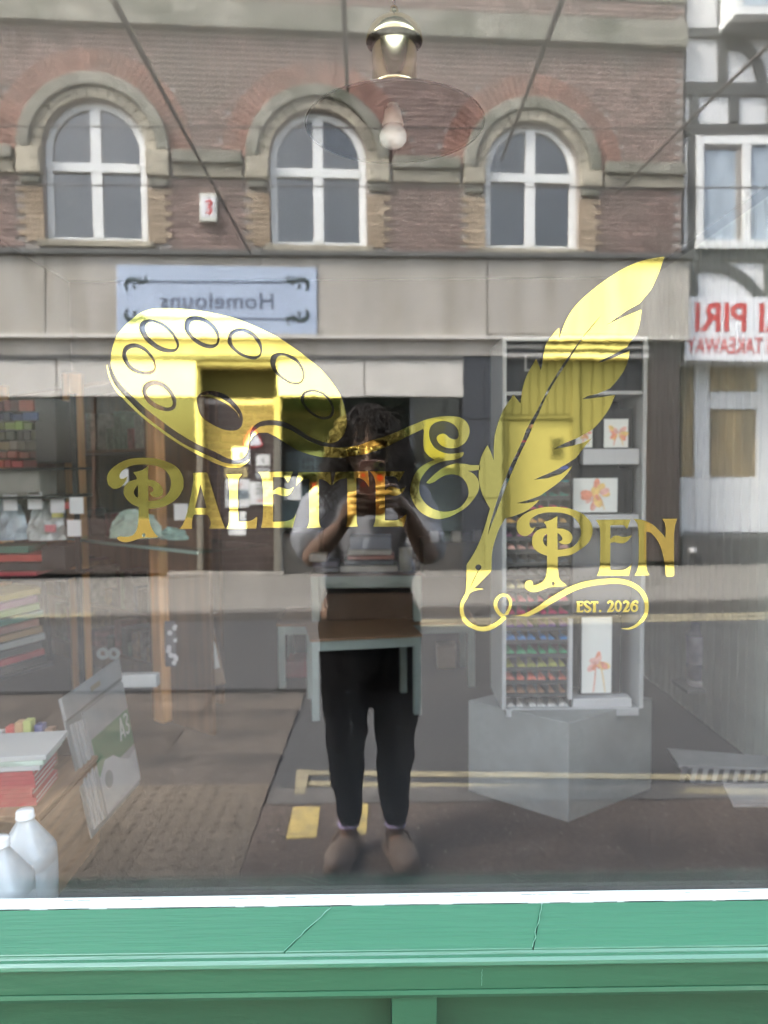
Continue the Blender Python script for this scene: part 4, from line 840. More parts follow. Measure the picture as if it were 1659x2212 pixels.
# cables slung across the street
cab = mat('weathered_cable', (.10, .088, .08), .8)
for pts, r0, r1, lb in ((((245, 0, 4.6), (390, 270, 7.5), (540, 545, 10.55)), .03, .022, 'thick dark cable crossing from top left down past the alarm box'),
                        (((742, -20, 5.0), (746, 90, 6.2), (751, 195, 7.4)), .026, .024, 'short dark cable hanging straight down left of the lamp cap'),
                        (((1222, -20, 5.0), (1150, 170, 7.5), (1083, 345, 10.4)), .034, .022, 'dark cable slanting down to the right hand arched window'),
                        (((1680, 80, 5.5), (1500, 250, 8.0), (1330, 420, 10.6)), .022, .016, 'thin dark cable crossing from the timber house to the brick wall')):
    ps_ = catmull([tuple(mi(*p)) for p in pts], 8)
    tag(MB().tube(ps_, [.75 * (r0 + (r1 - r0) * i / (len(ps_) - 1)) for i in range(len(ps_))], 8).build('overhead_cable', cab, None, 0, True), lb, 'cable', 'cables slung across the street')
for yy, lb in ((273, 'hair thin level wire across the arched window heads'), (400, 'hair thin level wire lower down across the window glass')):
    tag(MB().tube([tuple(mi(-200, yy - 2, 8.5)), tuple(mi(830, yy + 3, 8.5)), tuple(mi(1900, yy + 6, 8.5))], .009, 6).build('overhead_wire', cab), lb, 'wire', 'thin wires along the street')
ORDX = 'one two three four five six seven eight nine ten eleven twelve thirteen fourteen fifteen sixteen seventeen eighteen nineteen twenty'.split()
# ================================================================== INSIDE THE SHOP
FZ = .06
floor_m = mat('dark_carpet', (.014, .014, .015), .95, var=.25, scale=150, bump=.3, bscale=200)
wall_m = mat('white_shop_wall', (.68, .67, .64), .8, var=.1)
struct(MB().box(-3.0, 2.6, .02, 6.2, -.1, FZ).build('interior_floor', floor_m))
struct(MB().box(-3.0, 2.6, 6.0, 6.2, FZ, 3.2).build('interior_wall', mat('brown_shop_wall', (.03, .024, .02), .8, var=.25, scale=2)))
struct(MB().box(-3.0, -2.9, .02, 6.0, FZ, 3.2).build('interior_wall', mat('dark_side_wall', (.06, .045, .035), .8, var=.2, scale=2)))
struct(MB().box(-3.3, 2.6, .02, 6.2, 3.2, 3.3).build('interior_ceiling', mat('white_ceiling', (.86, .86, .85), .8)))
struct(MB().box(2.5, 2.6, .02, 6.0, FZ, 3.2).build('interior_wall', mat('grey_side_wall', (.2, .2, .19), .8)))
# slat wall on the right
sw = thing('slat_wall', 'grey green grooved slat wall standing along the right side of the shop', 'wall panel', (1.72, 1.5, FZ))
slat_m = mat('grey_green_slat', (.30, .32, .28), .55, var=.08, scale=6, rnd=.05)
MB().box(1.735, 1.76, .35, 4.2, FZ + .001, 2.6).build('backing', mat('slat_groove', (.5, .52, .44), .6), sw)
slm = MB().box(-.012, .012, -.036, .036, FZ + .002, 2.58).mesh('slat', slat_m)
for i in range(46):
    o = link('slat', slm, sw); o.location = (1.722, .42 + .082 * i, 0); o.matrix_parent_inverse = parent_world(sw).inverted()
# ---------------- pendant lamp
brass = mat('antique_brass', (.62, .52, .31), .16, 1, var=.12, scale=25)
bronze = mat('bronze_shade_inside', (.012, .009, .008), .6, 0, var=.2, scale=12, spec=.1)
lc = at(853, 272, 1.58)
lamp = thing('pendant_lamp', 'antique brass pendant lamp with a wide shallow shade and white bulb', 'lamp', tuple(lc))
LM = Matrix.Translation(lc)
MB().lathe([(.183, 0), (.181, .003), (.165, .012), (.14, .022), (.11, .032), (.083, .041), (.068, .047), (.060, .0505), (.0545, .056), (.050, .064), (.0475, .074)], 48, LM).build('shade', brass, lamp, 0, True)
MB().lathe([(.1825, -.001), (.176, .0015), (.15, .0135), (.11, .028), (.075, .038), (.03, .043), (.0005, .044)], 48, LM).build('shade_lining', bronze, lamp, 0, True)
MB().lathe([(.1845, -.003), (.1865, 0), (.1845, .003), (.1815, .001), (.1845, -.003)], 48, LM).build('shade_rim', bronze, lamp, 0, True)
MB().lathe([(.049, .074), (.051, .0765), (.049, .079), (.0465, .081), (.0465, .178)], 40, LM).build('neck', brass, lamp, 0, True)
cp = MB(); cp.lathe([(.0575, .166), (.0585, .168), (.0578, .175), (.055, .185), (.049, .196), (.038, .206), (.024, .2125), (.013, .215), (.0105, .217), (.0095, .2275), (.0075, .2365), (.004, .239), (.0005, .24)], 40, LM)
cp.build('cap', brass, lamp, 0, True); MB().lathe([(.0570, .1665), (.0562, .176), (.0468, .190)], 40, LM).build('cap_lining', bronze, lamp, 0, True)
MB().tube([lc + Vector((0, 0, .240)), lc + Vector((0, 0, 3.2 - lc.z))], .0022, 8).build('cord', mat('dark_cord', (.03, .025, .02), .6), lamp)
MB().lathe([(.011, .0425), (.011, .034), (.0165, .032), (.0185, .018), (.0225, .004), (.020, -.001)], 24, LM @ Matrix.Translation((-.004, 0, .0))).build('bulb_holder', mat('white_ceramic', (.62, .6, .56), .3), lamp, 0, True)
MB().lathe([(.018, .0), (.0255, -.010), (.0285, -.020), (.0275, -.030), (.021, -.039), (.011, -.0445), (.0005, -.046)], 28, LM @ Matrix.Translation((-.004, 0, .0))).build('bulb', mat('pearl_bulb', (.85, .85, .83), .15, var=.05), lamp, 0, True)
# ---------------- pencil display cabinet on a rotated plinth
plm = mat('grey_laminate', (.205, .218, .215), .6, var=.05, scale=40, dark=(.165, .172, .168), dscale=5)
tip, rc, lcn = (.7035, at(1227, 1784, 2.74).y), None, None
pt = at(1227, 1784, 2.745); pr = at(1406, 1712, 3.03); pl_ = at(1012, 1712, 3.03)
poly = [(pt.x, pt.y), (pr.x, pr.y), (pr.x + pl_.x - pt.x, pr.y + pl_.y - pt.y), (pl_.x, pl_.y)]
def vprism(poly, z0, z1):
    n = len(poly); b = MB()
    return b.add([(x, y, z0) for x, y in poly] + [(x, y, z1) for x, y in poly], [list(range(n))[::-1], list(range(n, 2 * n))] + [(i, (i + 1) % n, n + (i + 1) % n, n + i) for i in range(n)])
tag(vprism(poly, FZ + .001, .449).build('display_plinth', plm, None, .003), 'pale grey plinth turned corner first under the pencil cabinet', 'plinth')
D0 = 2.9; Y0 = D0 - GD
cabx0, cabx1 = at(1085, 1200, D0).x, at(1394, 1200, D0).x
cz0, cz1 = .4505, at(1240, 728, D0).z
cab_ = thing('pencil_cabinet', 'tall grey framed glass cabinet of colour pencils and flower prints on the grey plinth', 'cabinet', ((cabx0 + cabx1) / 2, Y0 + .14, cz0))
frame_m = mat('silver_frame', (.36, .37, .37), .35, .0, var=.04)
blackp = mat('black_panel', (.014, .017, .019), .5, spec=.15)
def pz(py): return at(1240, py, D0).z
def px_(x): return at(x, 1200, D0).x
for x0, x1 in ((1085, 1094), (1385, 1394)):
    MB().box(px_(x0), px_(x1), Y0, Y0 + .3, cz0, cz1).build('frame', frame_m, cab_, .002)
for y0, y1 in ((1548, 1558), (845, 853), (728, 736)):
    MB().box(px_(1094) + .0005, px_(1385) - .0005, Y0 + .001, Y0 + .3, max(pz(y1), cz0 + .001), pz(y0)).build('frame', frame_m, cab_, .002)
MB().box(px_(1094), px_(1385), Y0 + .28, Y0 + .299, pz(1548), pz(853)).build('back_panel', mat('dark_green_panel', (.010, .017, .017), .6, spec=.1), cab_)
hd = MB().box(px_(1095), px_(1384), Y0 + .012, Y0 + .28, pz(845), pz(736)).build('header', blackp, cab_)
MB().box(px_(1236), px_(1240), Y0 + .02, Y0 + .28, pz(1548), pz(853)).build('divider', blackp, cab_)
def cab_text(body, px, py, hpx, m, y, parent, wpx=None, right=False):
    z = pz(py); h = z - pz(py + hpx); me = text_mesh(body, h / .72, m, .0006)
    if wpx:
        xs_ = [v.co.x for v in me.vertices]; k = (px_(px + wpx / 2) - px_(px - wpx / 2)) / (max(xs_) - min(xs_)); me.transform(Matrix.Diagonal((k, 1, 1, 1)))
    me.transform(Matrix(((1, 0, 0, px_(px)), (0, 0, -1, y), (0, 1, 0, z), (0, 0, 0, 1)))); return link('lettering', me, parent)
grey_t = mat('grey_lettering', (.2, .2, .195), .5)
cab_text('L', 1141, 786, 34, grey_t, Y0 + .0105, hd); cab_text('R', 1210, 803, 24, grey_t, Y0 + .0105, hd); cab_text('—', 1326, 800, 20, grey_t, Y0 + .0105, hd, 20)
# header card above the trays
MB().box(px_(1097), px_(1234), Y0 + .03, Y0 + .04, pz(908), pz(862)).build('colour_card', blackp, cab_)
cab_text('colour', 1160, 872, 8, grey_t, Y0 + .0295, cab_, 36)
for k, t in enumerate(('twenty two trays', 'of pencils set out', 'by colour')):
    cab_text(t, 1160, 883 + 8 * k, 5, grey_t, Y0 + .0295, cab_, 62)
traym = mat('grey_tray', (.022, .025, .026), .6, rnd=.2)
rows = [(919, (.8, .38, .12), 'orange'), (949, (.62, .06, .08), 'red'), (980, (.5, .1, .3), 'plum'), (1009, (.06, .12, .5), 'blue'), (1037, (.04, .3, .33), 'teal'), (1067, (.04, .2, .16), 'dark green'), (1096, (.55, .08, .16), 'crimson'), (1125, (.68, .42, .13), 'ochre'), (1155, (.3, .12, .22), 'maroon'), (1183, (.7, .42, .36), 'salmon'), (1212, (.1, .12, .14), 'slate'), (1240, (.14, .15, .16), 'charcoal'), (1268, (.72, .66, .36), 'cream'), (1297, (.66, .16, .2), 'rose'), (1325, (.5, .04, .14), 'wine'), (1353, (.2, .1, .3), 'violet'), (1381, (.07, .24, .55), 'sky blue'), (1411, (.07, .42, .2), 'green'), (1440, (.4, .42, .1), 'olive'), (1469, (.66, .2, .14), 'coral'), (1497, (.3, .16, .09), 'brown'), (1527, (.6, .6, .58), 'silver')]
ptip = MB().lathe([(.0001, -.0005), (.003, -.0005), (.0038, .0005), (.0038, .12)], 7, Matrix.Rotation(-PI / 2, 4, 'X'))
X0, X1 = px_(1096), px_(1235); bins = 6; bw = (X1 - X0) / bins; pc = 0
pr_ = random.Random(4); bulkp = MB(); bulk_mats = []
for ri, (py, col, cn) in list(enumerate(rows))[::-1]:
    zt = pz(py + 5)
    MB().box(X0, X1, Y0 + .03, Y0 + .2, zt - .017, zt - .0005).build('tray', traym, cab_)
    for b in range(1, bins):
        pass
    m = mat('pencil_' + cn.replace(' ', '_'), col, .4, var=.12, scale=30, rnd=.25); me = ptip.mesh('colour_pencil', m, True)
    bulk_mats.insert(0, m)
    for b in range(bins):
        nb = pr_.choice((3, 4, 4, 5)); j0 = pr_.uniform(0, .037 - .0083 * (nb - .6)) if nb < 5 else 0; sh = pr_.randint(0, 1)
        spots = [(k, 0) for k in range(nb)] + [(k + .5, 1) for k in range(sh, max(0, nb - pr_.choice((1, 2, 3))))]
        ORD = 'first second third fourth fifth sixth'.split()
        for k, lv in spots:
            x = X0 + b * bw + .0042 + j0 + k * .0079; z = zt + .0043 + lv * .0071
            if pc < 290:
                o = tag(link('colour_pencil', me), '%s %s %s pencil in the %s compartment of its tray' % (ORD[int(k)], 'upper' if lv else 'lower', cn, ORD[b]), 'pencil', 'pencils lying in the cabinet trays'); o.location = (x, Y0 + .034 + pr_.uniform(0, .004), z); pc += 1
            else: bulkp.add([p for p in ptip.v], ptip.f, Matrix.Translation((x, Y0 + .036, z)), ri)
for b in range(bins + 1):
    MB().box(X0 + b * bw - .0008, X0 + b * bw + .0008, Y0 + .032, Y0 + .2, pz(1545), pz(912)).build('tray_divider', mat('dim_divider', (.09, .095, .10), .5), cab_)
bo = bulkp.build('colour_pencils', bulk_mats, None, 0, True); stuff(bo); tag(bo, 'remaining colour pencils piled in the cabinet trays', 'pencils')
# right hand compartment: ledges, prints, perforated panel
ledge_m = mat('white_ledge', (.43, .43, .44), .5)
Xa, Xb = px_(1242), px_(1383)
for y0, y1 in ((970, 1004), (1113, 1141), (1513, 1546)):
    MB().box(Xa if y0 > 1100 else px_(1262), Xb - (.02 if y0 > 1500 else 0), Y0 + .02, Y0 + .09, pz(y1), pz(y0)).build('ledge', ledge_m, cab_, .002)
perf = mat('grey_perforated_panel', (.20, .20, .205), .6)
pp = MB().box(Xa, Xb, Y0 + .10, Y0 + .108, pz(1335), pz(1142)).build('perforated_panel', perf, cab_)
hb = MB()
for yy in (1150, 1160, 1255, 1265):
    for k in range(9):
        hb.lathe([(.0001, -.0006), (.0022, -.0006), (.0022, 0)], 8, Matrix.Translation((Xa + .012 + .026 * k + (.013 if yy in (1160, 1265) else 0), Y0 + .0995, pz(yy))) @ Matrix.Rotation(-PI / 2, 4, 'X'))
hb.build('peg_hole', blackp, pp)
MB().box(px_(1231), px_(1239), Y0 + .005, Y0 + .03, pz(1512), pz(1338)).build('white_edge_strip', ledge_m, cab_)
def flower_print(x0, y0, x1, y1, ydep, label, tall=False, seed=0):
    """mounted print: white card with loose watercolour petals on a dark board"""
    r = random.Random(seed); o = thing('flower_print', label, 'print', ((px_(x0) + px_(x1)) / 2, Y0 + ydep, pz(y1)), 'flower prints in the cabinet')
    MB().box(px_(x0), px_(x1), Y0 + ydep, Y0 + ydep + .006, pz(y1), pz(y0)).build('card', mat('print_card', (.70, .71, .68), .6), o)
    wdt, hgt = px_(x1) - px_(x0), pz(y0) - pz(y1)
    cx, cz = px_(x0) + wdt * .52, pz(y1) + hgt * (.42 if tall else .5)
    pm = [mat('watercolour_coral', (.72, .3, .2), .7, var=.2, scale=60), mat('watercolour_rose', (.72, .42, .36), .7, var=.2, scale=60), mat('watercolour_ochre', (.74, .52, .2), .7, var=.2, scale=60)]
    R = min(wdt, hgt) * .44
    for k in range(13):
        a = r.uniform(0, 2 * PI); d = R * r.uniform(.15, .8); pr2 = R * r.uniform(.25, .45); rt = a
        lp = [(cx + d * math.cos(a) + pr2 * math.cos(t) * math.cos(rt) - pr2 * .6 * math.sin(t) * math.sin(rt), cz + d * math.sin(a) + pr2 * math.cos(t) * math.sin(rt) + pr2 * .6 * math.sin(t) * math.cos(rt)) for t in [2 * PI * i / 9 for i in range(9)]]
        me = flat_mesh('petal', [lp], pm[k % 3], .0001); me.transform(Matrix(((1, 0, 0, 0), (0, 0, 1, Y0 + ydep - .0004 - .0003 * k), (0, 1, 0, 0), (0, 0, 0, 1)))); link('petal', me, o)
    for k in range(2):
        lp = stroke([(cx + (k - .5) * R * .3, cz), (cx + (k - .3) * R * .6, cz - hgt * .2), (cx + (k - .35) * R * .9, max(pz(y1) + .004, cz - hgt * .42))], [.004, .004, .003], 4)
        me = flat_mesh('stem', [lp], pm[0 if k == 0 else 2], .0001); me.transform(Matrix(((1, 0, 0, 0), (0, 0, 1, Y0 + ydep - .0045), (0, 1, 0, 0), (0, 0, 0, 1)))); link('stem', me, o)
    return o
for x0, y0, x1, y1 in ((1244, 884, 1290, 969), (1296, 880, 1376, 969), (1244, 1012, 1378, 1111), (1262, 1338, 1356, 1511)):
    MB().box(px_(x0), px_(x1), Y0 + .07, Y0 + .076, pz(y1), pz(y0)).build('mount_board', blackp, cab_)
flower_print(1250, 905, 1286, 966, .055, 'narrow flower print half hidden behind the quill on the top ledge', False, 1)
flower_print(1312, 904, 1364, 967, .055, 'small flower print alone at the right end of the top ledge', False, 2)
flower_print(1242, 1034, 1342, 1109, .055, 'wide flower print on the middle ledge of the cabinet', False, 3)
flower_print(1266, 1340, 1332, 1506, .05, 'tall flower print with long stems at the bottom of the cabinet', True, 4)
# ---------------- tables
teal = mat('pale_teal_paint', (.31, .385, .37), .5, var=.06, scale=12)
ptop = mat('oak_table_top', (.25, .15, .085), .5, var=.2, scale=10, stretch=(1, 6, 1))
def table(label, x0, x1, y0, y1, ztop, zf, rot=0, leg=.04, apron=.055, topm=ptop, cat='table', topt=.014):
    o = thing('table', label, cat, (x0, y0, zf), 'pale teal tables'); M = Matrix.Translation((x0, y0, 0)) @ Matrix.Rotation(rot, 4, 'Z'); W, Dp = x1 - x0, y1 - y0
    MB().box(-.006, W + .006, -.006, Dp + .006, ztop - topt, ztop, M).build('table_top', topm, o, .002)
    MB().box(.006, W - .006, .006, Dp - .006, ztop - topt - apron, ztop - topt - .0005, M).build('apron', teal, o, .002)
    for a in (0, W - leg):
        for b in (0, Dp - leg):
            MB().box(a, a + leg, b, b + leg, zf, ztop - topt - .001, M).build('leg', teal, o, .003)
    return o
pa = at(672, 1385, 3.9)
table('low teal table with an oak top nearest the window behind the trousers', pa.x, pa.x + .60, pa.y, pa.y + .44, at(672, 1381, 3.9).z, FZ + .001, math.radians(9))
pbx0, pbx1 = at(600, 1350, 4.5).x, at(1026, 1350, 4.5).x
zB = at(800, 1346, 4.5).z; yB = 4.5 - GD
table('long low teal table standing behind the nearest table', pbx0, pbx1, yB, yB + .5, zB, FZ + .001)
pcx0, pcx1 = at(672, 1250, 4.52).x, at(910, 1250, 4.52).x; zC = at(800, 1239, 4.52).z
table('small teal table with a dark top stacked on the long low table', pcx0, pcx1, 4.52 - GD, 4.52 - GD + .4, zC, zB + .001, 0, .05, .075, mat('dark_red_table_top', (.10, .05, .04), .4, var=.2))
card = mat('brown_cardboard', (.22, .14, .085), .8, var=.1, scale=4)
def bx(name, px0, py0, px1, py1, D, dep, col, label, cat, group=None, bev=.004, rough=.6, zmin=None, var=.1):
    a, b = at(px0, py1, D), at(px1, py0, D)
    m = mat('paint_%d_%d_%d' % tuple(int(c * 255) for c in col), col, rough, var=var, scale=14)
    z0 = a.z if zmin is None else max(a.z, zmin)
    return tag(MB().box(a.x, b.x, a.y, a.y + dep, z0, b.z).build(name, m, None, bev), label, cat, group)
o = bx('cardboard_box', 706, 1281, 892, 1345, 4.58, .28, (.12, .08, .055), 'brown cardboard box under the small dark topped table', 'box', None, .006, .8, zB + .001)
bx('red_box', 618, 1428, 668, 1470, 4.75, .2, (.25, .05, .06), 'dark red box on the floor under the long low table', 'box')
bx('bag', 945, 1395, 985, 1445, 4.8, .12, (.3, .22, .15), 'tan paper bag on the floor under the right end of the long table', 'bag')
zt = zC + .0008
tops = [('book', 735, 1222, 860, 1236, (.42, .42, .40), 'pale grey book at the bottom of the pile on the dark topped table'), ('book', 742, 1210, 850, 1221.5, (.10, .12, .15), 'navy book second in the pile on the dark topped table'),
        ('book', 750, 1200, 852, 1209.5, (.40, .2, .18), 'dusty pink book third in the pile'), ('book', 752, 1188, 846, 1199.5, (.5, .5, .49), 'off white book fourth in the pile'), ('book', 756, 1160, 845, 1187.5, (.20, .23, .30), 'thick slate blue book on top of the pile')]
for n_, x0, y0, x1, y1, c_, lb in tops:
    o = bx(n_, x0, y0, x1, y1, 4.55, .2, c_, lb, 'book', 'books piled on the dark topped table', .003, .5, zt)
bx('book', 680, 1226, 732, 1237, 4.56, .2, (.03, .03, .04), 'black book lying left of the pile', 'book', None, .003, .5, zt)
bx('book', 676, 1214, 730, 1225.5, 4.57, .2, (.12, .11, .16), 'dark violet book lying on the black book', 'book', None, .003, .5, zt)
bx('paper_stack', 668, 1198, 705, 1213.5, 4.57, .15, (.6, .6, .58), 'small stack of white paper on the dark violet book', 'paper')
def lathe_at(name, px, py, D, prof, m, label, cat, zbase=None, n=24, group=None):
    p = at(px, py, D); z = p.z if zbase is None else zbase
    return tag(MB().lathe(prof, n, Matrix.Translation((p.x, p.y, z))).build(name, m, None, 0, True), label, cat, group)
lathe_at('mug', 876, 1236, 4.62, [(.0005, .002), (.036, .002), (.04, .01), (.04, .145), (.036, .145), (.035, .02), (.0005, .015)], mat('olive_glaze', (.26, .25, .20), .3), 'tall olive grey brush pot right of the pile of books', 'pot', zt)
lathe_at('jar', 899, 1236, 4.62, [(.0005, .001), (.025, .001), (.026, .05), (.018, .06), (.018, .075), (.0005, .076)], mat('dark_glaze', (.04, .03, .03), .2), 'small dark jar at the right end of the dark topped table', 'jar', zt)
# dim furniture at the back of the room
bx('chest', 612, 1150, 690, 1240, 5.2, .4, (.07, .07, .058), 'dark olive chest standing at the back left of the tables', 'chest')
bx('counter', 915, 1172, 1080, 1246, 5.6, .5, (.09, .088, .085), 'dark shop counter at the back right', 'counter')
for i, (x, c_, lb) in enumerate(((930, (.4, .4, .38), 'pale'), (955, (.1, .14, .12), 'dark green'), (978, (.5, .48, .46), 'white'), (1002, (.06, .06, .07), 'black'), (1024, (.3, .28, .3), 'mauve grey'))):
    bx('storage_tin', x, 1148 + 4 * (i % 2), x + 18, 1171.5, 5.7, .1, c_, lb + ' tin in the row on the back counter', 'tin', 'tins on the back counter')
# ---------------- shelving on the left
oak = mat('oak_post', (.50, .26, .10), .5, var=.25, scale=5, stretch=(6, 6, .5))
walnut = mat('brown_back_board', (.075, .036, .014), .55, var=.3, scale=4, stretch=(5, 5, .5))
su = thing('shelving_unit', 'brown wooden shelving unit with oak posts and a glass shelf at the left', 'shelving', tuple(at(345, 1555, 3.9)))
UA = at(352, 1555, 3.9); UB = at(150, 1480, 4.52)
dU = Vector((UB.x - UA.x, UB.y - UA.y, 0)); lenU = dU.length; dU.normalize(); nU = Vector((dU.y, -dU.x, 0))       # nU points into the wall
if nU.y < 0: nU = -nU
UM = Matrix(((dU.x, nU.x, 0, UA.x), (dU.y, nU.y, 0, UA.y), (0, 0, 1, 0), (0, 0, 0, 1)))
for s in (0, lenU - .12, 2 * lenU - .12):
    MB().box(s, s + .085, 0, .09, FZ + .001, 2.0, UM).build('post', oak, su, .004)
    MB().box(s + .09, s + .12, .01, .09, FZ + .001, 2.0, UM).build('post_trim', walnut, su, .003)
k = .0; i = 0
while k < 2.3:
    MB().box(k + .002, k + .178, .40, .42, FZ + .001, 2.0, UM).build('back_board', walnut, su, .003); k += .18
MB().box(-.36, -.01, .05, .07, FZ + .001, 2.0, UM).build('side_board', walnut, su)
zs_ = at(200, 1168, 4.2).z
for zz in (.32, zs_ - .42, zs_ + .52, zs_ + .92):
    MB().box(.0, 2.3, .095, .395, zz - .02, zz, UM).build('shelf', walnut, su, .003)
stk = random.Random(8); ns = 0
for zi, zz in enumerate((.32, zs_ - .42, zs_ + .001, zs_ + .52)):
    u = .13; nk = 0
    while u < 1.3:
        wd = stk.uniform(.035, .09); hh = stk.uniform(.08, .26) if zi != 2 else stk.uniform(.05, .16); c_ = stk.choice([(.03, .03, .035), (.12, .03, .03), (.03, .05, .09), (.10, .09, .07), (.05, .08, .05), (.16, .15, .13), (.02, .02, .02), (.14, .08, .03)])
        if not .68 < u < .83:
            o = MB().box(u, u + wd - .006, .12, .30, zz + .0005, zz + hh, UM).build('stock_box', mat('stock_%d_%d_%d' % tuple(int(q * 100) for q in c_), c_, .5, var=.5, scale=30), None, .003); ns += 1
            tag(o, 'small dark stock box, number %s along the %s shelf of the brown shelving unit' % (ORDX[nk], ('bottom', 'lower', 'glass', 'upper')[zi]), 'box', 'stock on the brown shelving')
            nk += 1
        u += wd
tealglass = clear_mat('green_edged_glass', (.55, .8, .76), .12, .03)
MB().box(-.42, 2.2, -.06, .39, zs_ - .010, zs_, UM).build('glass_shelf', tealglass, su)
MB().box(-.42, 2.2, -.066, -.0605, zs_ - .013, zs_ + .003, UM).build('glass_edge', mat('teal_glass_edge', (.30, .48, .45), .2), su)
# price tickets
tk = mat('white_ticket', (.75, .75, .78), .6)
for i, (x, y, lb) in enumerate(((262, 1031, 'white price ticket high on the brown panel'), (391, 1106, 'white price ticket right of the cellophane bag'), (22, 1085, 'white price ticket at the far left shelf'), (124, 1090, 'white price ticket left of the first oak post'), (165, 1092, 'white price ticket on the first oak post'), (160, 1141, 'white price ticket under the pair on the oak post'), (75, 1082, 'white price ticket between two shelf packs'))):
    p = at(x, y, 3.75)
    tag(MB().box(p.x - .035, p.x + .035, p.y, p.y + .003, p.z - .042, p.z + .042).build('price_ticket', tk), lb, 'ticket', 'price tickets')
# cellophane bags and packs on the glass shelf
def crumple(name, px0, py0, px1, py1, D, dep, m, label, cat, seed, lean=0):
    r = random.Random(seed); a, b = at(px0, py1, D), at(px1, py0, D); bmv = MB(); nx, nz = 7, 6; vs = []
    for side in (0, 1):
        for i in range(nx + 1):
            for j in range(nz + 1):
                t, s = i / nx, j / nz; pinch = 1 - .35 * s * s
                bul = math.sin(PI * t) * dep * .5 * (1 - .6 * s)
                vs.append((a.x + (b.x - a.x) * (.5 + (t - .5) * pinch) + r.uniform(-.008, .008) + lean * s, a.y + (bul if side else -bul) + r.uniform(-.01, .01), a.z + (b.z - a.z) * s * (1 - .12 * math.sin(5 * t + seed)) + 0))
    n1 = (nx + 1) * (nz + 1); fs = []
    for i in range(nx):
        for j in range(nz):
            q = [i * (nz + 1) + j, (i + 1) * (nz + 1) + j, (i + 1) * (nz + 1) + j + 1, i * (nz + 1) + j + 1]
            fs += [q, [n1 + v for v in q][::-1]]
    return tag(bmv.add(vs, fs).build(name, m), label, cat)
cello = clear_mat('cellophane', (.78, .9, .86), .3, .12)
DS = 3.85
crumple('cellophane_bag', 238, 1106, 350, 1162, DS, .12, mat('pale_mint_cellophane', (.40, .52, .46), .25, var=.2, scale=14), 'pale mint cellophane bag standing on the glass shelf between the tickets', 'bag', 3)
crumple('cellophane_wrap', 345, 1140, 440, 1165, DS, .1, mat('mint_tissue', (.25, .45, .42), .4, var=.3, scale=16), 'crumpled teal tissue at the right end of the glass shelf', 'tissue', 5)
crumple('clear_bag', 60, 1090, 140, 1166, DS, .12, mat('clear_plastic_bag', (.5, .55, .56), .2, var=.3, scale=12), 'clear plastic bag with coloured pieces on the left of the glass shelf', 'bag', 8)
crumple('clear_bag', -20, 1078, 58, 1166, DS, .12, mat('blue_grey_bag', (.3, .37, .42), .25, var=.3, scale=12), 'blue grey plastic bag at the left edge of the glass shelf', 'bag', 9)
for i, (x, y, c_, cn) in enumerate(((96, 1150, (.6, .2, .24), 'pink'), (112, 1118, (.55, .5, .15), 'yellow'), (134, 1100, (.6, .1, .1), 'red'))):
    bx('sweet_pack', x, y - 16, x + 22, y, DS - .08, .02, c_, cn + ' pack tucked in front of the clear bag', 'pack')
# upper boxes at the left edge
SIDE = side = thing('side_rack', 'dark open rack at the left edge holding paint boxes and sketchbooks', 'rack', tuple(at(20, 1500, 3.75)))
for yy in (1011, 1073, 1251):
    a, b_ = at(-90, yy, 3.7), at(140, yy, 3.7); MB().box(a.x, b_.x, a.y - .01, a.y + .36, a.z - .014, a.z - .0015).build('rack_shelf', blackp, side)
for xx in (-88, 143):
    a, b_ = at(xx, 1540, 3.7), at(xx, 840, 3.7); MB().box(a.x - .012, a.x + .012, a.y + .2, a.y + .23, FZ + .001, b_.z).build('rack_upright', blackp, side)
bc = [((.45, .07, .05), 'red', 862, 888), ((.05, .1, .32), 'blue', 889, 908), ((.25, .4, .06), 'lime green', 909, 928), ((.14, .15, .13), 'dark grey', 929, 950), ((.3, .26, .22), 'taupe', 951, 972), ((.42, .1, .09), 'brick red', 974, 990), ((.5, .07, .07), 'scarlet', 992, 1010)]
ORDN = 'first second third fourth fifth sixth seventh eighth'.split()
bxr = random.Random(31)
for ri, (c_, cn, y0, y1) in enumerate(bc):
    x = -84; k = 0
    while x < 66:
        wd = bxr.uniform(14, 34); v = bxr.uniform(.35, 1.0); tnt = [(.9, .85, .8), (1, 1, 1), (.5, .5, .5), (1, .9, .6)][k % 4]
        bx('paint_box', x, y0 + bxr.uniform(0, 5), x + wd - 1.5, y1, 3.7 + bxr.uniform(0, .05), .2, tuple(round(.55 * q * v * t, 2) for q, t in zip(c_, tnt)), cn + ' paint box, %s from the left in the %s row of the left rack' % (ORDN[k], ORDN[ri]), 'box', 'paint boxes in the left rack', .003)
        x += wd; k += 1
    if ri < 6:
        a, b_ = at(-90, y1 + .4, 3.7), at(86, y1 + .4, 3.7); MB().box(a.x, b_.x, a.y + .01, a.y + .3, a.z - .004, a.z - .0012).build('thin_shelf', blackp, SIDE)
bx('black_case', 78, 860, 118, 1000, 3.72, .2, (.015, .016, .018), 'black upright case beside the stack of paint boxes', 'case')
bx('grey_file', -20, 1016, 84, 1072, 3.75, .2, (.26, .25, .23), 'grey file box under the stack of paint boxes', 'file box')
# red and black sketchbooks below the glass shelf
for i, (x0, y0, x1, y1, c_, cn) in enumerate(((-30, 1180, 60, 1196, (.05, .16, .12), 'dark green'), (-30, 1198, 90, 1214, (.45, .06, .05), 'red'), (-30, 1216, 110, 1234, (.03, .03, .035), 'black'), (-30, 1235, 78, 1250, (.4, .05, .07), 'crimson'), (90, 1180, 140, 1232, (.025, .027, .03), 'matt black'))):
    bx('sketchbook', x0, y0, x1, y1, 3.8, .22, c_, cn + ' sketchbook in the low pile under the glass shelf', 'sketchbook', 'sketchbooks under the glass shelf')
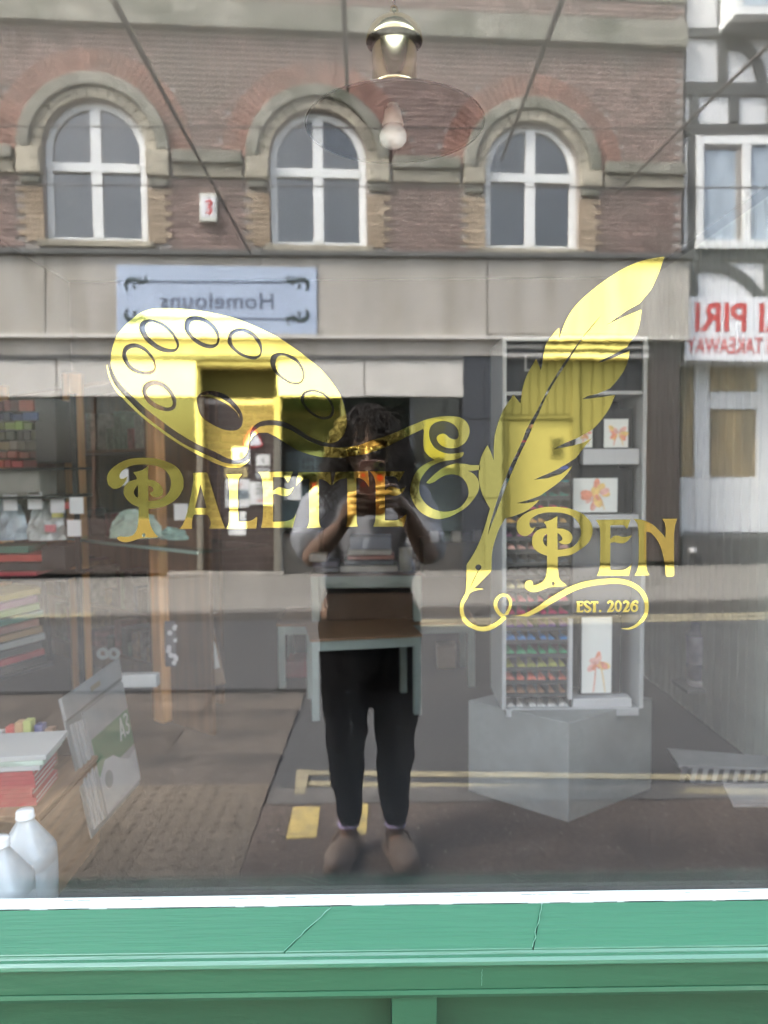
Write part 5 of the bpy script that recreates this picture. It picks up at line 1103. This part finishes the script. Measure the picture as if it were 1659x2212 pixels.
# slanted rack of pads at the left
rk = thing('pad_rack', 'dark slanted rack of coloured paper pads at the left edge', 'rack', tuple(at(20, 1460, 3.1)))
rc_ = at(15, 1455, 3.1)
RM = Matrix.Translation(rc_) @ Matrix.Rotation(math.radians(52), 4, 'Z') @ Matrix.Rotation(math.radians(-4), 4, 'Y')
MB().box(-.36, .2, -.02, .26, -.02, .0, RM).build('rack_base', blackp, rk, .003); MB().box(.18, .2, -.02, .26, .001, .36, RM).build('rack_side', blackp, rk, .003)
pcs = [((.03, .03, .03), 'black'), ((.5, .05, .06), 'red'), ((.05, .05, .055), 'charcoal'), ((.5, .52, .5), 'silver'), ((.5, .3, .12), 'tan'), ((.5, .25, .2), 'salmon'), ((.12, .35, .3), 'sea green'), ((.3, .5, .15), 'lime'), ((.4, .2, .3), 'mauve'), ((.6, .45, .12), 'mustard')]
for i, (c_, cn) in enumerate(pcs):
    m = mat('pad_' + cn, tuple(.32 * q for q in c_), .5, var=.15)
    tag(MB().box(-.34, .175 - .01 * (i % 3), -.015 + .004 * (i % 2), .2, .004 + i * .034, .004 + i * .034 + .028, RM).build('paper_pad', m, None, .002), cn + ' paper pad lying in the slanted rack', 'pad', 'pads in the slanted rack')
# low wooden stand with red books and white pads, bottom left
st = thing('oak_stand', 'low oak stand carrying red and white books at the bottom left', 'stand', tuple(at(60, 1800, 2.4)))
sto = mat('stand_oak', (.20, .115, .06), .55, var=.3, scale=5, stretch=(6, .6, 6))
sp = Vector((-1.035, 1.30, .38))
MB().box(sp.x - .75, sp.x, sp.y - .235, sp.y + .24, sp.z - .02, sp.z).build('stand_top', sto, st, .003)
MB().box(sp.x - .02, sp.x - .001, sp.y - .225, sp.y + .23, FZ + .001, sp.z - .021).build('stand_side', sto, st, .003)
MB().box(sp.x - .75, sp.x - .021, sp.y + .2, sp.y + .22, FZ + .001, sp.z - .021).build('stand_back', sto, st, .003)
redb = mat('red_book_cover', (.33, .035, .045), .4, var=.08); pageb = mat('book_pages', (.45, .44, .42), .7, var=.04, stretch=(1, 1, 60), scale=6)
zc = sp.z + .0005; rbk = random.Random(2)
BMr = Matrix.Translation((sp.x - .045, sp.y - .165, 0)) @ Matrix.Rotation(math.radians(6), 4, 'Z')
for i in range(8):
    o = thing('red_book', 'red covered book, %s from the bottom of the pile on the oak stand' % ('first second third fourth fifth sixth seventh eighth ninth tenth eleventh twelfth'.split()[i]), 'book', tuple(BMr @ Vector((0, 0, zc))), 'red books on the oak stand')
    dx = rbk.uniform(-.006, .006); t = .0135
    MB().box(-.30 + dx, .0 + dx, 0, .21, zc, zc + .0022, BMr).build('cover', redb, o); MB().box(-.30 + dx, .0 + dx, 0, .21, zc + t - .0024, zc + t - .0002, BMr).build('cover', redb, o)
    MB().box(-.302 + dx, .001 + dx, -.0015, .0005, zc, zc + t - .0002, BMr).build('spine', redb, o); MB().box(-.296 + dx, -.003 + dx, .002, .206, zc + .0023, zc + t - .0025, BMr).build('pages', pageb, o)
    zc += t + .0003
for i in range(3):
    m = (mat('white_pad_cover', (.44, .44, .425), .5), mat('green_printed_pad', (.42, .5, .42), .5, var=.3, scale=10), mat('white_pad_cover', (.44, .44, .425), .5))[i]
    tag(MB().box(-.29 + .01 * i, .02 + .01 * i, .0, .22, zc + i * .0162, zc + i * .0162 + .0155, BMr).build('drawing_pad', m, None, .002), ('white drawing pad directly on the pile of red books', 'green printed drawing pad in the middle of three on the red books', 'white drawing pad on top of the pile of red books')[i], 'pad')
for i, (x, c_, cn, hh) in enumerate(((-4, (.5, .5, .5), 'white', .13), (22, (.45, .05, .05), 'red', .15), (42, (.4, .24, .12), 'tan', .165), (60, (.35, .4, .12), 'olive', .17), (84, (.06, .08, .2), 'navy', .155), (106, (.2, .12, .08), 'brown', .14))):
    p = at(x, 1640, 2.54)
    tag(MB().box(p.x - .014, p.x + .014, p.y, p.y + .04, sp.z + .001, sp.z + hh).build('paint_carton', mat('tube_' + cn, c_, .4), None, .004), cn + ' upright paint carton behind the pile of red books', 'carton', 'paint cartons behind the red books')
# milky jugs by the glass
milk = mat('milky_plastic', (.44, .475, .49), .3, var=.06, scale=9, spec=.6)
liq = mat('white_liquid_through_plastic', (.74, .74, .70), .3)
def jug(px, py, D, label, lab):
    p = at(px, py, D); o = thing('plastic_jug', label, 'jug', (p.x, p.y, p.z), 'milky plastic jugs by the glass'); M = Matrix.Translation(p)
    def rsq(h, r, sq):   # rounded square section
        return [((r * math.copysign(abs(math.cos(t)) ** sq, math.cos(t))), (r * math.copysign(abs(math.sin(t)) ** sq, math.sin(t))), h) for t in [2 * PI * i / 32 + .05 for i in range(32)]]
    prof = [(.0, .058, .7), (.006, .066, .62), (.06, .068, .6), (.115, .068, .6), (.119, .0665, .62), (.123, .068, .6), (.150, .067, .62), (.165, .062, .7), (.215, .033, .9), (.235, .0215, 1), (.242, .0205, 1)]
    vs = []; 
    for h, r, sq in prof: vs += rsq(h, r, sq)
    k = len(prof); fs = [(i * 32 + j, i * 32 + (j + 1) % 32, (i + 1) * 32 + (j + 1) % 32, (i + 1) * 32 + j) for i in range(k - 1) for j in range(32)] + [list(range(32))[::-1], list(range((k - 1) * 32, k * 32))]
    MB().add(vs, fs, M).build('jug_body', milk, o, 0, True)
    MB().lathe([(.0005, .262), (.021, .262), (.0225, .258), (.0225, .246), (.0238, .245), (.0238, .241), (.02, .241)], 28, M).build('screw_cap', mat('white_cap', (.75, .77, .78), .35), o, 0, True)
    MB().tube([p + Vector((-.02, .03, .225)), p + Vector((-.03, .062, .215)), p + Vector((-.03, .07, .17)), p + Vector((-.025, .055, .135))], .009, 10).build('jug_handle', milk, o, 0, True)
    if lab:
        l = MB().box(.008, .05, -.0712, -.0690, .012, .150, M).build('paper_label', paper, o)
        MB().box(.014, .048, -.0722, -.0713, .085, .145, M).build('printed_panel', mat('dark_blue_print', (.03, .035, .06), .5, var=.4, scale=40), l)
        MB().box(.016, .046, -.0722, -.0713, .05, .078, M).build('printed_panel', mat('blue_print', (.1, .18, .4), .5, var=.4, scale=60), l)
        me = text_mesh('ART', .02, paper, .0002); me.transform(M @ Matrix(((1, 0, 0, .042), (0, 0, -1, -.071), (0, 1, 0, .08), (0, 0, 0, 1)))); link('lettering', me, l) if False else None
    return o
jug(62, 1958, 1.90, 'milky plastic jug with a printed label standing behind the other jug', True)
jug(8, 2035, 1.74, 'unlabelled milky plastic jug nearest the glass at the bottom left corner', False)
bx('ledge_block', -160, 2034, 130, 2110, 1.84, .5, (.1, .09, .08), 'dark low block on which the plastic jugs stand', 'block') if False else None
# A3 pads in a clear hanging folder leaning in the window
fp_ = thing('pad_folder', 'grey zipped folder of A3 pads leaning on its corner in the window', 'folder', tuple(at(190, 1815, 2.5)))
tl, tr_, br_, bl_ = at(126, 1512, 2.62), at(252, 1424, 3.25), at(300, 1694, 3.0), at(196, 1812, 2.42)
_n = (tr_ - tl).cross(bl_ - tl); _d = ray(300, 1694); _c = Vector((0, -GD, CAMZ)); br_ = _c + _d * ((tl - _c).dot(_n) / _d.dot(_n))
def fold(u, v, o_=0):
    p = tl + (tr_ - tl) * u * (1 - v) + (bl_ - tl) * v + (br_ - bl_) * u * v
    n = (tr_ - tl).cross(bl_ - tl).normalized(); n = n if n.dot(Vector((0, -GD, CAMZ)) - tl) > 0 else -n
    return p + n * o_
def fsheet(name, u0, v0, u1, v1, o0, o1, m, par):
    b = MB(); q = [(u0, v0), (u1, v0), (u1, v1), (u0, v1)]
    return b.add([fold(u, v, o0) for u, v in q] + [fold(u, v, o1) for u, v in q], [(0, 1, 2, 3), (7, 6, 5, 4), (0, 4, 5, 1), (1, 5, 6, 2), (2, 6, 7, 3), (3, 7, 4, 0)]).build(name, m, par)
fgrey = mat('grey_plastic_folder', (.16, .168, .168), .35, var=.1, scale=9)
fsheet('folder_back', 0, 0, 1, 1, 0, .004, fgrey, fp_)
fsheet('folder_flap', .0, .0, 1, .16, .0045, .012, mat('grey_folder_flap', (.20, .205, .205), .4, var=.1), fp_)
fsheet('zip', .0, .165, 1, .18, .0045, .010, mat('dark_zip', (.08, .08, .085), .4), fp_)
fsheet('folder_window', .42, .06, .58, .10, .0125, .0135, mat('brown_label', (.2, .15, .1), .6), fp_)
for i in range(3):
    fsheet('pad_edge', .05 + .06 * i, .22 + .01 * i, .085 + .06 * i, .96, .005, .010 + .002 * i, mat('pale_pad_edge', (.28, .285, .28), .5), fp_)
cov = fsheet('pad_cover', .24, .20, .99, .97, .005, .012, mat('grey_pad_cover', (.22, .225, .225), .4, var=.1, scale=8), fp_)
fsheet('pad_cover', .27, .42, .98, .70, .0125, .014, mat('green_pad_band', (.03, .115, .05), .4, var=.1), cov)
wc = mat('white_swoosh', (.33, .335, .335), .4, var=.05)
def flat_on(name, lp, off, m, par):
    b = MB(); n = len(lp); b.add([fold(u, v, off) for u, v in lp] + [fold(u, v, off - .0008) for u, v in lp], [list(range(n)), list(range(n, 2 * n))[::-1]] + [(i, n + i, n + (i + 1) % n, (i + 1) % n) for i in range(n)]); return b.build(name, m, par)
flat_on('printed_swoosh', [(.27, .70), (.4, .62), (.55, .64), (.70, .72), (.82, .76), (.98, .74), (.98, .96), (.27, .96)], .0152, wc, cov)
flat_on('printed_oval', [(.40 + .075 * math.cos(t), .76 + .06 * math.sin(t)) for t in [2 * PI * i / 16 for i in range(16)]], .0162, mat('grey_oval_print', (.16, .17, .17), .5), cov)
for uu in (.32,):
    pass
b = MB()
def stroke_on(pts, wd, off): 
    lp = stroke(pts, [wd] * len(pts), 4); return lp
for pts, wd in (([(.74, .60), (.77, .52), (.80, .44)], .02), ([(.80, .44), (.815, .52), (.83, .60)], .02), ([(.76, .555), (.82, .555)], .016), ([(.86, .455), (.91, .445), (.935, .475), (.895, .515), (.935, .545), (.91, .59), (.86, .575)], .018)):
    flat_on('lettering', stroke_on(pts, wd, 0), .0156, mat('white_print', (.45, .47, .45), .5), cov)
for k in range(2):
    p = at(222 + 24 * k, 1412, 3.2)
    MB().lathe([(.012, -.004), (.026, -.004), (.026, .004), (.012, .004), (.012, -.004)], 18, Matrix.Translation(p) @ Matrix.Rotation(PI / 2, 4, 'X')).build('hanger_loop', fgrey, fp_)
bx('shelf_bracket', 258, 1458, 338, 1486, 3.3, .05, (.5, .5, .49), 'pale plastic shelf strip behind the A3 folder', 'shelf strip')
# spotted dark card and brown swing tag on the left
sc_ = bx('spotted_card', 357, 1342, 414, 1440, 3.9, .02, (.12, .11, .12), 'grey card printed with white flowers hanging on the left of the tables', 'card')
rq = random.Random(6); a0 = at(357, 1440, 3.9); a1 = at(414, 1342, 3.9); b = MB()
for i in range(26):
    x, z, r = rq.uniform(a0.x + .02, a1.x - .02), rq.uniform(a0.z + .02, a1.z - .02), rq.uniform(.008, .016)
    b.add([(x + r * math.cos(t), a0.y - .001 - .0004 * i, z + r * math.sin(t)) for t in [2 * PI * j / 7 for j in range(7)]], [list(range(7))[::-1]])
b.build('printed_flower', mat('white_flower_print', (.6, .58, .6), .6), sc_)
p = at(455, 1425, 3.85); TM = Matrix.Translation(p) @ Matrix.Rotation(math.radians(-10), 4, 'Y')
tg = thing('brown_tag', 'brown card tag with a pale label hanging left of the tables', 'tag', tuple(p))
MB().box(-.05, .05, 0, .012, -.14, .16, TM).build('card', card, tg, .003); MB().box(-.04, .04, -.003, -.0005, -.05, .09, TM).build('paper_label', paper, tg)
# white tube hanging on the slat wall
tb_ = thing('spray_can', 'dark blue and white can standing against the slat wall on the right', 'can', tuple(at(1508, 1478, 3.9)))
CM = Matrix.Translation(at(1508, 1478, 3.9)) @ Matrix.Rotation(math.radians(-3), 4, 'Y')
MB().lathe([(.0005, 0), (.05, 0), (.055, .006), (.055, .03)], 24, CM).build('can_base', mat('white_can', (.6, .58, .6), .3), tb_, 0, True)
MB().lathe([(.0555, .03), (.0555, .12)], 24, CM).build('can_band', mat('navy_can', (.03, .04, .08), .3), tb_, 0, True)
MB().lathe([(.055, .12), (.055, .27)], 24, CM).build('can_body', mat('pale_can', (.3, .3, .36), .3, var=.3, scale=14), tb_, 0, True)
MB().lathe([(.055, .27), (.05, .285), (.03, .30), (.03, .34), (.0005, .342)], 24, CM).build('can_cap', mat('navy_can', (.03, .04, .08), .3), tb_, 0, True)
tag(MB().box(at(1508, 1478, 3.9).x - .1, 1.71, at(1508, 1478, 3.9).y - .1, at(1508, 1478, 3.9).y + .1, at(1508, 1478, 3.9).z - .02, at(1508, 1478, 3.9).z - .001).build('wall_bracket', mat('grey_bracket_shelf', (.14, .15, .15), .5)), 'small grey bracket shelf under the dark blue can', 'bracket')
# folded grey display stand lying on the floor
fs_ = thing('folded_stand', 'grey concertina display stand lying folded on the floor at the right', 'stand', tuple(at(1560, 1700, 3.0)))
fm1 = mat('grey_card_sheet', (.22, .22, .22), .6, var=.08); fm2 = mat('dark_card_fold', (.08, .08, .085), .6)
def fl(pts, name, m, th=.012):
    """panel from pixels with its own height above the floor"""
    ps = []
    for px, py, h in pts:
        d = ray(px, py); t = (FZ + h - CAMZ) / d.z; ps.append(Vector((0, -GD, CAMZ)) + d * t)
    n = len(ps); b = MB(); b.add(ps + [q_ - Vector((0, 0, th)) for q_ in ps], [list(range(n)), list(range(n, 2 * n))[::-1]] + [(i, n + i, n + (i + 1) % n, (i + 1) % n) for i in range(n)]); return b.build(name, m, fs_)
fl([(1441, 1616, .10), (1690, 1636, .10), (1690, 1660, .09), (1466, 1652, .09)], 'top_sheet', fm1)
fl([(1560, 1688, .02), (1690, 1682, .02), (1690, 1736, .015), (1585, 1737, .015)], 'bottom_sheet', mat('pale_card_sheet', (.33, .33, .33), .6))
for i in range(9):
    x = 1474 + i * 23
    fl([(x, 1655, .085), (x + 13, 1655, .085), (x + 3, 1688, .03), (x - 10 + 4, 1688, .03)], 'fold', fm1 if i else fm2, .004)
fl([(1466, 1654, .06), (1690, 1662, .06), (1690, 1690, .025), (1500, 1690, .025)], 'inner_fold', fm2, .01)
# ================================================================== THE PERSON TAKING THE PICTURE
def ellipsoid(b, c, r, M=None, n=16, k=10):
    vs, fs = [], []
    for i in range(1, k):
        for j in range(n): vs.append((c[0] + r[0] * math.sin(PI * i / k) * math.cos(2 * PI * j / n), c[1] + r[1] * math.sin(PI * i / k) * math.sin(2 * PI * j / n), c[2] + r[2] * math.cos(PI * i / k)))
    for i in range(k - 2):
        for j in range(n): fs.append((i * n + j, (i + 1) * n + j, (i + 1) * n + (j + 1) % n, i * n + (j + 1) % n))
    t = len(vs); vs += [(c[0], c[1], c[2] + r[2]), (c[0], c[1], c[2] - r[2])]
    for j in range(n): fs += [(t, j, (j + 1) % n), (t + 1, (k - 2) * n + (j + 1) % n, (k - 2) * n + j)]
    return b.add(vs, fs, M)
def limb(b, pts):
    """tapered limb with round joints: [(point, radius), ...]"""
    q = catmull([(*p, r) for p, r in pts], 5) if len(pts) > 2 else [(*p, r) for p, r in pts]
    b.tube([p[:3] for p in q], [p[3] for p in q], 12)
    for p, r in pts: ellipsoid(b, p, (r, r, r), None, 12, 8)
def fuse(name, b, vox, m, parent, it=6, fold=0):
    me = b.mesh(name, m, True); o = bpy.data.objects.new(name, me); C.objects.link(o)
    r = o.modifiers.new('r', 'REMESH'); r.mode = 'VOXEL'; r.voxel_size = vox; r.use_smooth_shade = True
    s = o.modifiers.new('s', 'SMOOTH'); s.iterations = it; s.factor = .5
    if fold:
        tx = bpy.data.textures.new('folds', 'CLOUDS'); tx.noise_scale = .09; tx.noise_depth = 2
        dm = o.modifiers.new('d', 'DISPLACE'); dm.texture = tx; dm.strength = fold; dm.mid_level = .5; dm.texture_coords = 'LOCAL'
    m2 = bpy.data.meshes.new_from_object(o.evaluated_get(bpy.context.evaluated_depsgraph_get()))
    bpy.data.objects.remove(o); m2.name = name; m2.materials.clear(); m2.materials.append(m)
    m2.polygons.foreach_set('use_smooth', [True] * len(m2.polygons))
    return link(name, m2, parent)
cx, cy = -.034, -1.53
person = thing('person', 'person in white T-shirt and black trousers raising a phone with both hands', 'person', (cx, cy, 0))
skin = mat('skin', (.25, .15, .10), .5, var=.05, scale=30)
b = MB()
ellipsoid(b, (cx, cy + .035, 1.49), (.072, .094, .112)); ellipsoid(b, (cx, cy + .075, 1.425), (.052, .058, .062)); ellipsoid(b, (cx, cy + .10, 1.383), (.026, .026, .02))
limb(b, [((cx, cy - .0, 1.32), .058), ((cx, cy + .01, 1.36), .050), ((cx, cy + .025, 1.42), .052)])
limb(b, [((cx, cy + .122, 1.478), .008), ((cx, cy + .135, 1.455), .0105), ((cx, cy + .14, 1.444), .0125)])           # nose
for s in (-1, 1):
    ellipsoid(b, (cx + s * .011, cy + .133, 1.440), (.009, .009, .007)); ellipsoid(b, (cx + s * .042, cy + .095, 1.445), (.022, .024, .022))
    ellipsoid(b, (cx + s * .03, cy + .118, 1.497), (.024, .012, .007)); ellipsoid(b, (cx + s * .074, cy + .03, 1.463), (.010, .018, .030))
ellipsoid(b, (cx, cy + .124, 1.417), (.022, .010, .006)); ellipsoid(b, (cx, cy + .122, 1.407), (.020, .010, .007))
limb(b, [((cx, cy, .95), .12), ((cx, cy, 1.08), .105), ((cx, cy, 1.22), .115), ((cx, cy, 1.30), .075)])
HANDS = {-1: dict(el=(-.222, -1.37, 1.125), wr=(-.112, -1.195, 1.245), zs=(1.342, 1.321, 1.301, 1.283), kx=-.074, tx=-.034, dz=-.02), 1: dict(el=(.165, -1.37, 1.13), wr=(.092, -1.195, 1.275), zs=(1.366, 1.345, 1.324, 1.305), kx=.043, tx=-.004, dz=-.012)}
for s, h in HANDS.items():
    limb(b, [((cx + s * .06, cy, 1.31), .06), ((cx + s * .155, cy, 1.305), .055), ((cx + s * .17, cy + .03, 1.25), .048), (h['el'], .038)])
    limb(b, [(h['el'], .037), (tuple(.6 * a + .4 * c for a, c in zip(h['el'], h['wr'])), .036), (h['wr'], .024)])
    kx, zs = h['kx'], h['zs']; zm = sum(zs) / 4
    limb(b, [(h['wr'], .023), ((kx + s * .016, -1.168, zm - .02), .025), ((kx + s * .010, -1.152, zm), .020)])
    for i, z in enumerate(zs):
        tl_ = (0, .008, .002, -.010)[i]; tx = h['tx'] - s * tl_; r = (.0082, .0086, .0083, .0072)[i]
        limb(b, [((kx + s * .014, -1.158, z - .004), .0095), ((kx + s * .008, -1.134, z), r + .0008), ((kx - s * .004, -1.1205, z + .001), r), ((.5 * (kx + tx), -1.1195, z - .001), r * .95), ((tx, -1.1215, z + h['dz'] * .25), r * .85)])
    limb(b, [((h['wr'][0] - s * .004, -1.178, h['wr'][2] + .012), .014), ((kx + s * .004, -1.163, zm + .014), .0115), ((kx - s * .014, -1.151, zm + .034), .0098), ((kx - s * .03, -1.1495, zm + .046), .0085)])
for s in (-1, 1):
    limb(b, [((cx + s * .08, cy, .9), .10), ((cx + s * .085, cy + .01, .5), .05), ((cx + s * .085, cy - .01, .3), .048), ((cx + s * .088, cy, .09), .032)])
    limb(b, [((cx + s * .088, cy - .02, .05), .03), ((cx + s * .095, cy + .07, .045), .032), ((cx + s * .102, cy + .13, .035), .028)])
fuse('body', b, .0042, skin, person, 5)
# t-shirt
cloth = mat('white_cotton', (.37, .38, .41), .85, var=.05, scale=8, bump=.25, bscale=14)
b = MB()
limb(b, [((cx, cy, 1.02), .135), ((cx, cy, 1.12), .135), ((cx, cy + .01, 1.22), .140), ((cx, cy, 1.29), .105)])
for s in (-1, 1):
    ellipsoid(b, (cx + s * .06, cy + .075, 1.225), (.062, .055, .06))
    limb(b, [((cx + s * .05, cy, 1.315), .066), ((cx + s * .15, cy, 1.308), .070), ((cx + s * .185, cy + .045, 1.235), .073), ((cx + s * .2, cy + .11, 1.16), .070)])
    ellipsoid(b, (cx + s * .10, cy, 1.05), (.07, .105, .06))
fuse('t_shirt', b, .008, cloth, person, 8, .035)
b = MB()
blk = mat('black_trousers', (.005, .0045, .005), .9, var=.3, scale=6, bump=.2, bscale=12, spec=.12)
ellipsoid(b, (cx, cy, 1.0), (.158, .135, .075)); ellipsoid(b, (cx, cy, .86), (.186, .15, .2)); ellipsoid(b, (cx, cy, .72), (.175, .135, .17))
for s in (-1, 1):
    limb(b, [((cx + s * .085, cy, .85), .105), ((cx + s * .092, cy, .62), .088), ((cx + s * .088, cy + .01, .42), .072), ((cx + s * .086, cy, .26), .062), ((cx + s * .086, cy, .125), .044)])
fuse('trousers', b, .008, blk, person, 8, .03)
clog = mat('brown_clog', (.20, .145, .11), .6, var=.2, scale=12)
for s in (-1, 1):
    b = MB(); M = Matrix.Translation((cx + s * .10, cy + .045, 0)) @ Matrix.Rotation(-s * .25, 4, 'Z')
    ellipsoid(b, (0, .055, .045), (.052, .10, .045), M); ellipsoid(b, (0, -.045, .04), (.043, .075, .036), M); b.box(-.046, .046, -.10, .125, .0015, .026, M)
    sh = fuse('clog', b, .006, clog, person, 5)
    MB().tube([M @ Vector((-.05, .01, .05)), M @ Vector((-.043, -.04, .075)), M @ Vector((0, -.10, .085)), M @ Vector((.043, -.04, .075)), M @ Vector((.05, .01, .05))], .006, 8).build('heel_strap', clog, sh, 0, True)
    MB().tube([(cx + s * .086 + .036 * math.cos(t), cy + .036 * math.sin(t), .112) for t in [2 * PI * i / 16 for i in range(17)]], .006, 8).build('sock_cuff', mat('lilac_sock', (.45, .38, .6), .8), person, 0, True)
# curly hair
hair_m = mat('dark_curly_hair', (.018, .013, .010), .5, rnd=.4, spec=.3)
rh = random.Random(12); b = MB(); hc = Vector((cx, cy + .02, 1.495))
def strand(az, el, L, curl):
    d = Vector((math.cos(el) * math.cos(az), math.cos(el) * math.sin(az), math.sin(el)))
    p = hc + Vector((d.x * .070, d.y * .092, d.z * .115)); v = d * 1.0 + Vector((0, 0, .35)); pts = []; ph = rh.uniform(0, 6.28); tw = rh.choice((-1, 1)) * rh.uniform(.75, 1.15)
    n = 24; out = Vector((d.x, d.y * .9, 0)); 
    for i in range(n):
        v = v * .84 + Vector((0, 0, -.19)) + out * .03; st = L / n; p = p + v.normalized() * st
        q = p - hc; e = (q.x / .083) ** 2 + (q.y / .104) ** 2 + (q.z / .122) ** 2
        if e < 1 and q.z > -.10: p = hc + q / math.sqrt(e)
        if p.y > cy + .105 and p.z < 1.52 and abs(p.x - cx) < .075: p.x = cx + math.copysign(.078, p.x - cx + 1e-4)
        a = Vector((-d.y, d.x, 0)) if abs(d.z) < .95 else Vector((1, 0, 0)); c_ = curl * min(1, i / 4)
        pts.append(p + a * (c_ * math.cos(ph + tw * i)) + out * (c_ * math.sin(ph + tw * i)))
    b.tube(pts, [.0024 * (1 - .5 * i / n) for i in range(n)], 3)
for i in range(950):
    az = rh.uniform(PI * .52 - 0, PI * 2.48); el = math.asin(rh.uniform(-.15, 1))
    if abs(((az - PI / 2 + PI) % (2 * PI)) - PI) < .75 and el < .75: continue
    strand(az, el, rh.uniform(.16, .30), rh.uniform(.006, .02))
b.build('hair', hair_m, person, 0, True)
b = MB(); ellipsoid(b, (cx, cy + .012, 1.512), (.079, .095, .103)); 
for v in b.v: pass
cap_ = b.mesh('hair_base', hair_m, True)
import bmesh
bm = bmesh.new(); bm.from_mesh(cap_); bmesh.ops.delete(bm, geom=[v for v in bm.verts if v.co.y > cy + .075 and v.co.z < 1.545 or v.co.z < 1.45], context='VERTS'); bm.to_mesh(cap_); bm.free()
link('hair_base', cap_, person)
# eyes and glasses
for s in (-1, 1):
    e = MB(); ellipsoid(e, (cx + s * .031, cy + .115, 1.474), (.0125, .0125, .0085)); eo = e.build('eye', mat('eye_white', (.6, .58, .55), .2), person, 0, True)
    i_ = MB(); ellipsoid(i_, (cx + s * .031, cy + .1255, 1.474), (.0052, .0035, .0052)); i_.build('iris', mat('dark_iris', (.03, .02, .015), .2), eo, 0, True)
gl = bpy.data.objects.new('glasses', None); C.objects.link(gl); gl.parent = person; gl.matrix_parent_inverse = parent_world(person).inverted()
gmet = mat('thin_gold_wire', (.6, .5, .35), .25, 1)
for s in (-1, 1):
    base = [(.0, .020), (.02, .021), (.031, .014), (.032, -.004), (.022, -.024), (.0, -.030), (-.02, -.022), (-.027, -.004), (-.024, .014)]
    pts = [(cx + s * (.036 + u), cy + .148 - .010 * (abs(u + .02) / .05), 1.470 + v) for u, v in catmull(base, 4, True)]
    MB().tube(pts + pts[:1], .0011, 6).build('rim', gmet, gl, 0, True)
    MB().add(pts, [list(range(len(pts)))[::-1 if s > 0 else 1]]).build('lens', clear_mat('tinted_lens', (.45, .42, .4), .12, .02), gl)
    MB().tube([(cx + s * .069, cy + .140, 1.484), (cx + s * .079, cy + .09, 1.482), (cx + s * .08, cy + .02, 1.474)], .0012, 6).build('temple', gmet, gl, 0, True)
MB().tube([(cx - .012, cy + .146, 1.484), (cx, cy + .150, 1.487), (cx + .012, cy + .146, 1.484)], .0011, 6).build('bridge', gmet, gl, 0, True)
MB().tube([(cx - .013, cy + .146, 1.472), (cx, cy + .151, 1.475), (cx + .013, cy + .146, 1.472)], .0011, 6).build('bridge', gmet, gl, 0, True)
MB().tube([(.092 + .028 * math.cos(t), -1.20 + .02 * math.sin(t), 1.268 + .018 * math.sin(t)) for t in [2 * PI * i / 20 for i in range(21)]], .0035, 6).build('bracelet', mat('beaded_bracelet', (.3, .25, .18), .4, var=.5, scale=300), person, 0, True)
# ---------------- phone held just behind the lens
ph = thing('phone', 'smartphone in a coral case with pale and red dots held upright in both hands', 'phone', (-.017, -1.134, 1.278))
px0, px1, pz0, pz1 = -.0565, .0225, 1.278, 1.4445; py0, py1 = -1.1395, -1.1305
def rrect(x0, x1, z0, z1, r, n=6):
    out = []
    for cx_, cz_, a0 in ((x1 - r, z1 - r, 0), (x0 + r, z1 - r, 90), (x0 + r, z0 + r, 180), (x1 - r, z0 + r, 270)):
        out += [(cx_ + r * math.cos(math.radians(a0 + 90 * i / n)), cz_ + r * math.sin(math.radians(a0 + 90 * i / n))) for i in range(n + 1)]
    return out
MB().prism(rrect(px0, px1, pz0, pz1, .013), py0, py1).build('case', mat('coral_case', (.30, .135, .095), .45), ph, .0012)
MB().prism(rrect(px0 - .001, px1 + .001, pz0 - .001, pz1 + .001, .0135), py0 + .001, py1 - .002).build('bumper', mat('pale_bumper', (.55, .42, .4), .3), ph, .0008)
MB().prism(rrect(px0 + .004, px1 - .004, pz0 + .004, pz1 - .004, .010), py0 - .001, py0 - .0001).build('screen', mat('dark_screen', (.02, .02, .022), .08), ph)
isl = MB().prism(rrect(-.0125, .0195, 1.407, 1.4415, .009), py1 + .0001, py1 + .0022).build('camera_island', mat('olive_camera_island', (.18, .17, .06), .3), ph, .0006)
for x, z in ((.0095, 1.4315), (-.0045, 1.417)):
    MB().lathe([(.0072, .0023), (.0072, .0042), (.0062, .0048), (.0001, .0046)], 20, Matrix.Translation((x, py1, z)) @ Matrix.Rotation(-PI / 2, 4, 'X')).build('lens', mat('black_lens', (.01, .01, .012), .05), isl)
for x, z, r, c_ in ((-.030, 1.418, .010, (.62, .42, .34)), (-.044, 1.40, .006, (.5, .06, .04)), (.006, 1.392, .010, (.55, .06, .04)), (-.022, 1.388, .007, (.62, .42, .34)), (.014, 1.372, .006, (.6, .4, .32)), (-.046, 1.372, .009, (.5, .06, .04))):
    MB().lathe([(.0001, .0005), (r, .0005), (r, .0002)], 18, Matrix.Translation((x, py1, z)) @ Matrix.Rotation(-PI / 2, 4, 'X')).build('case_dot', mat('dot_%d' % int(c_[1] * 100), c_, .4), ph)
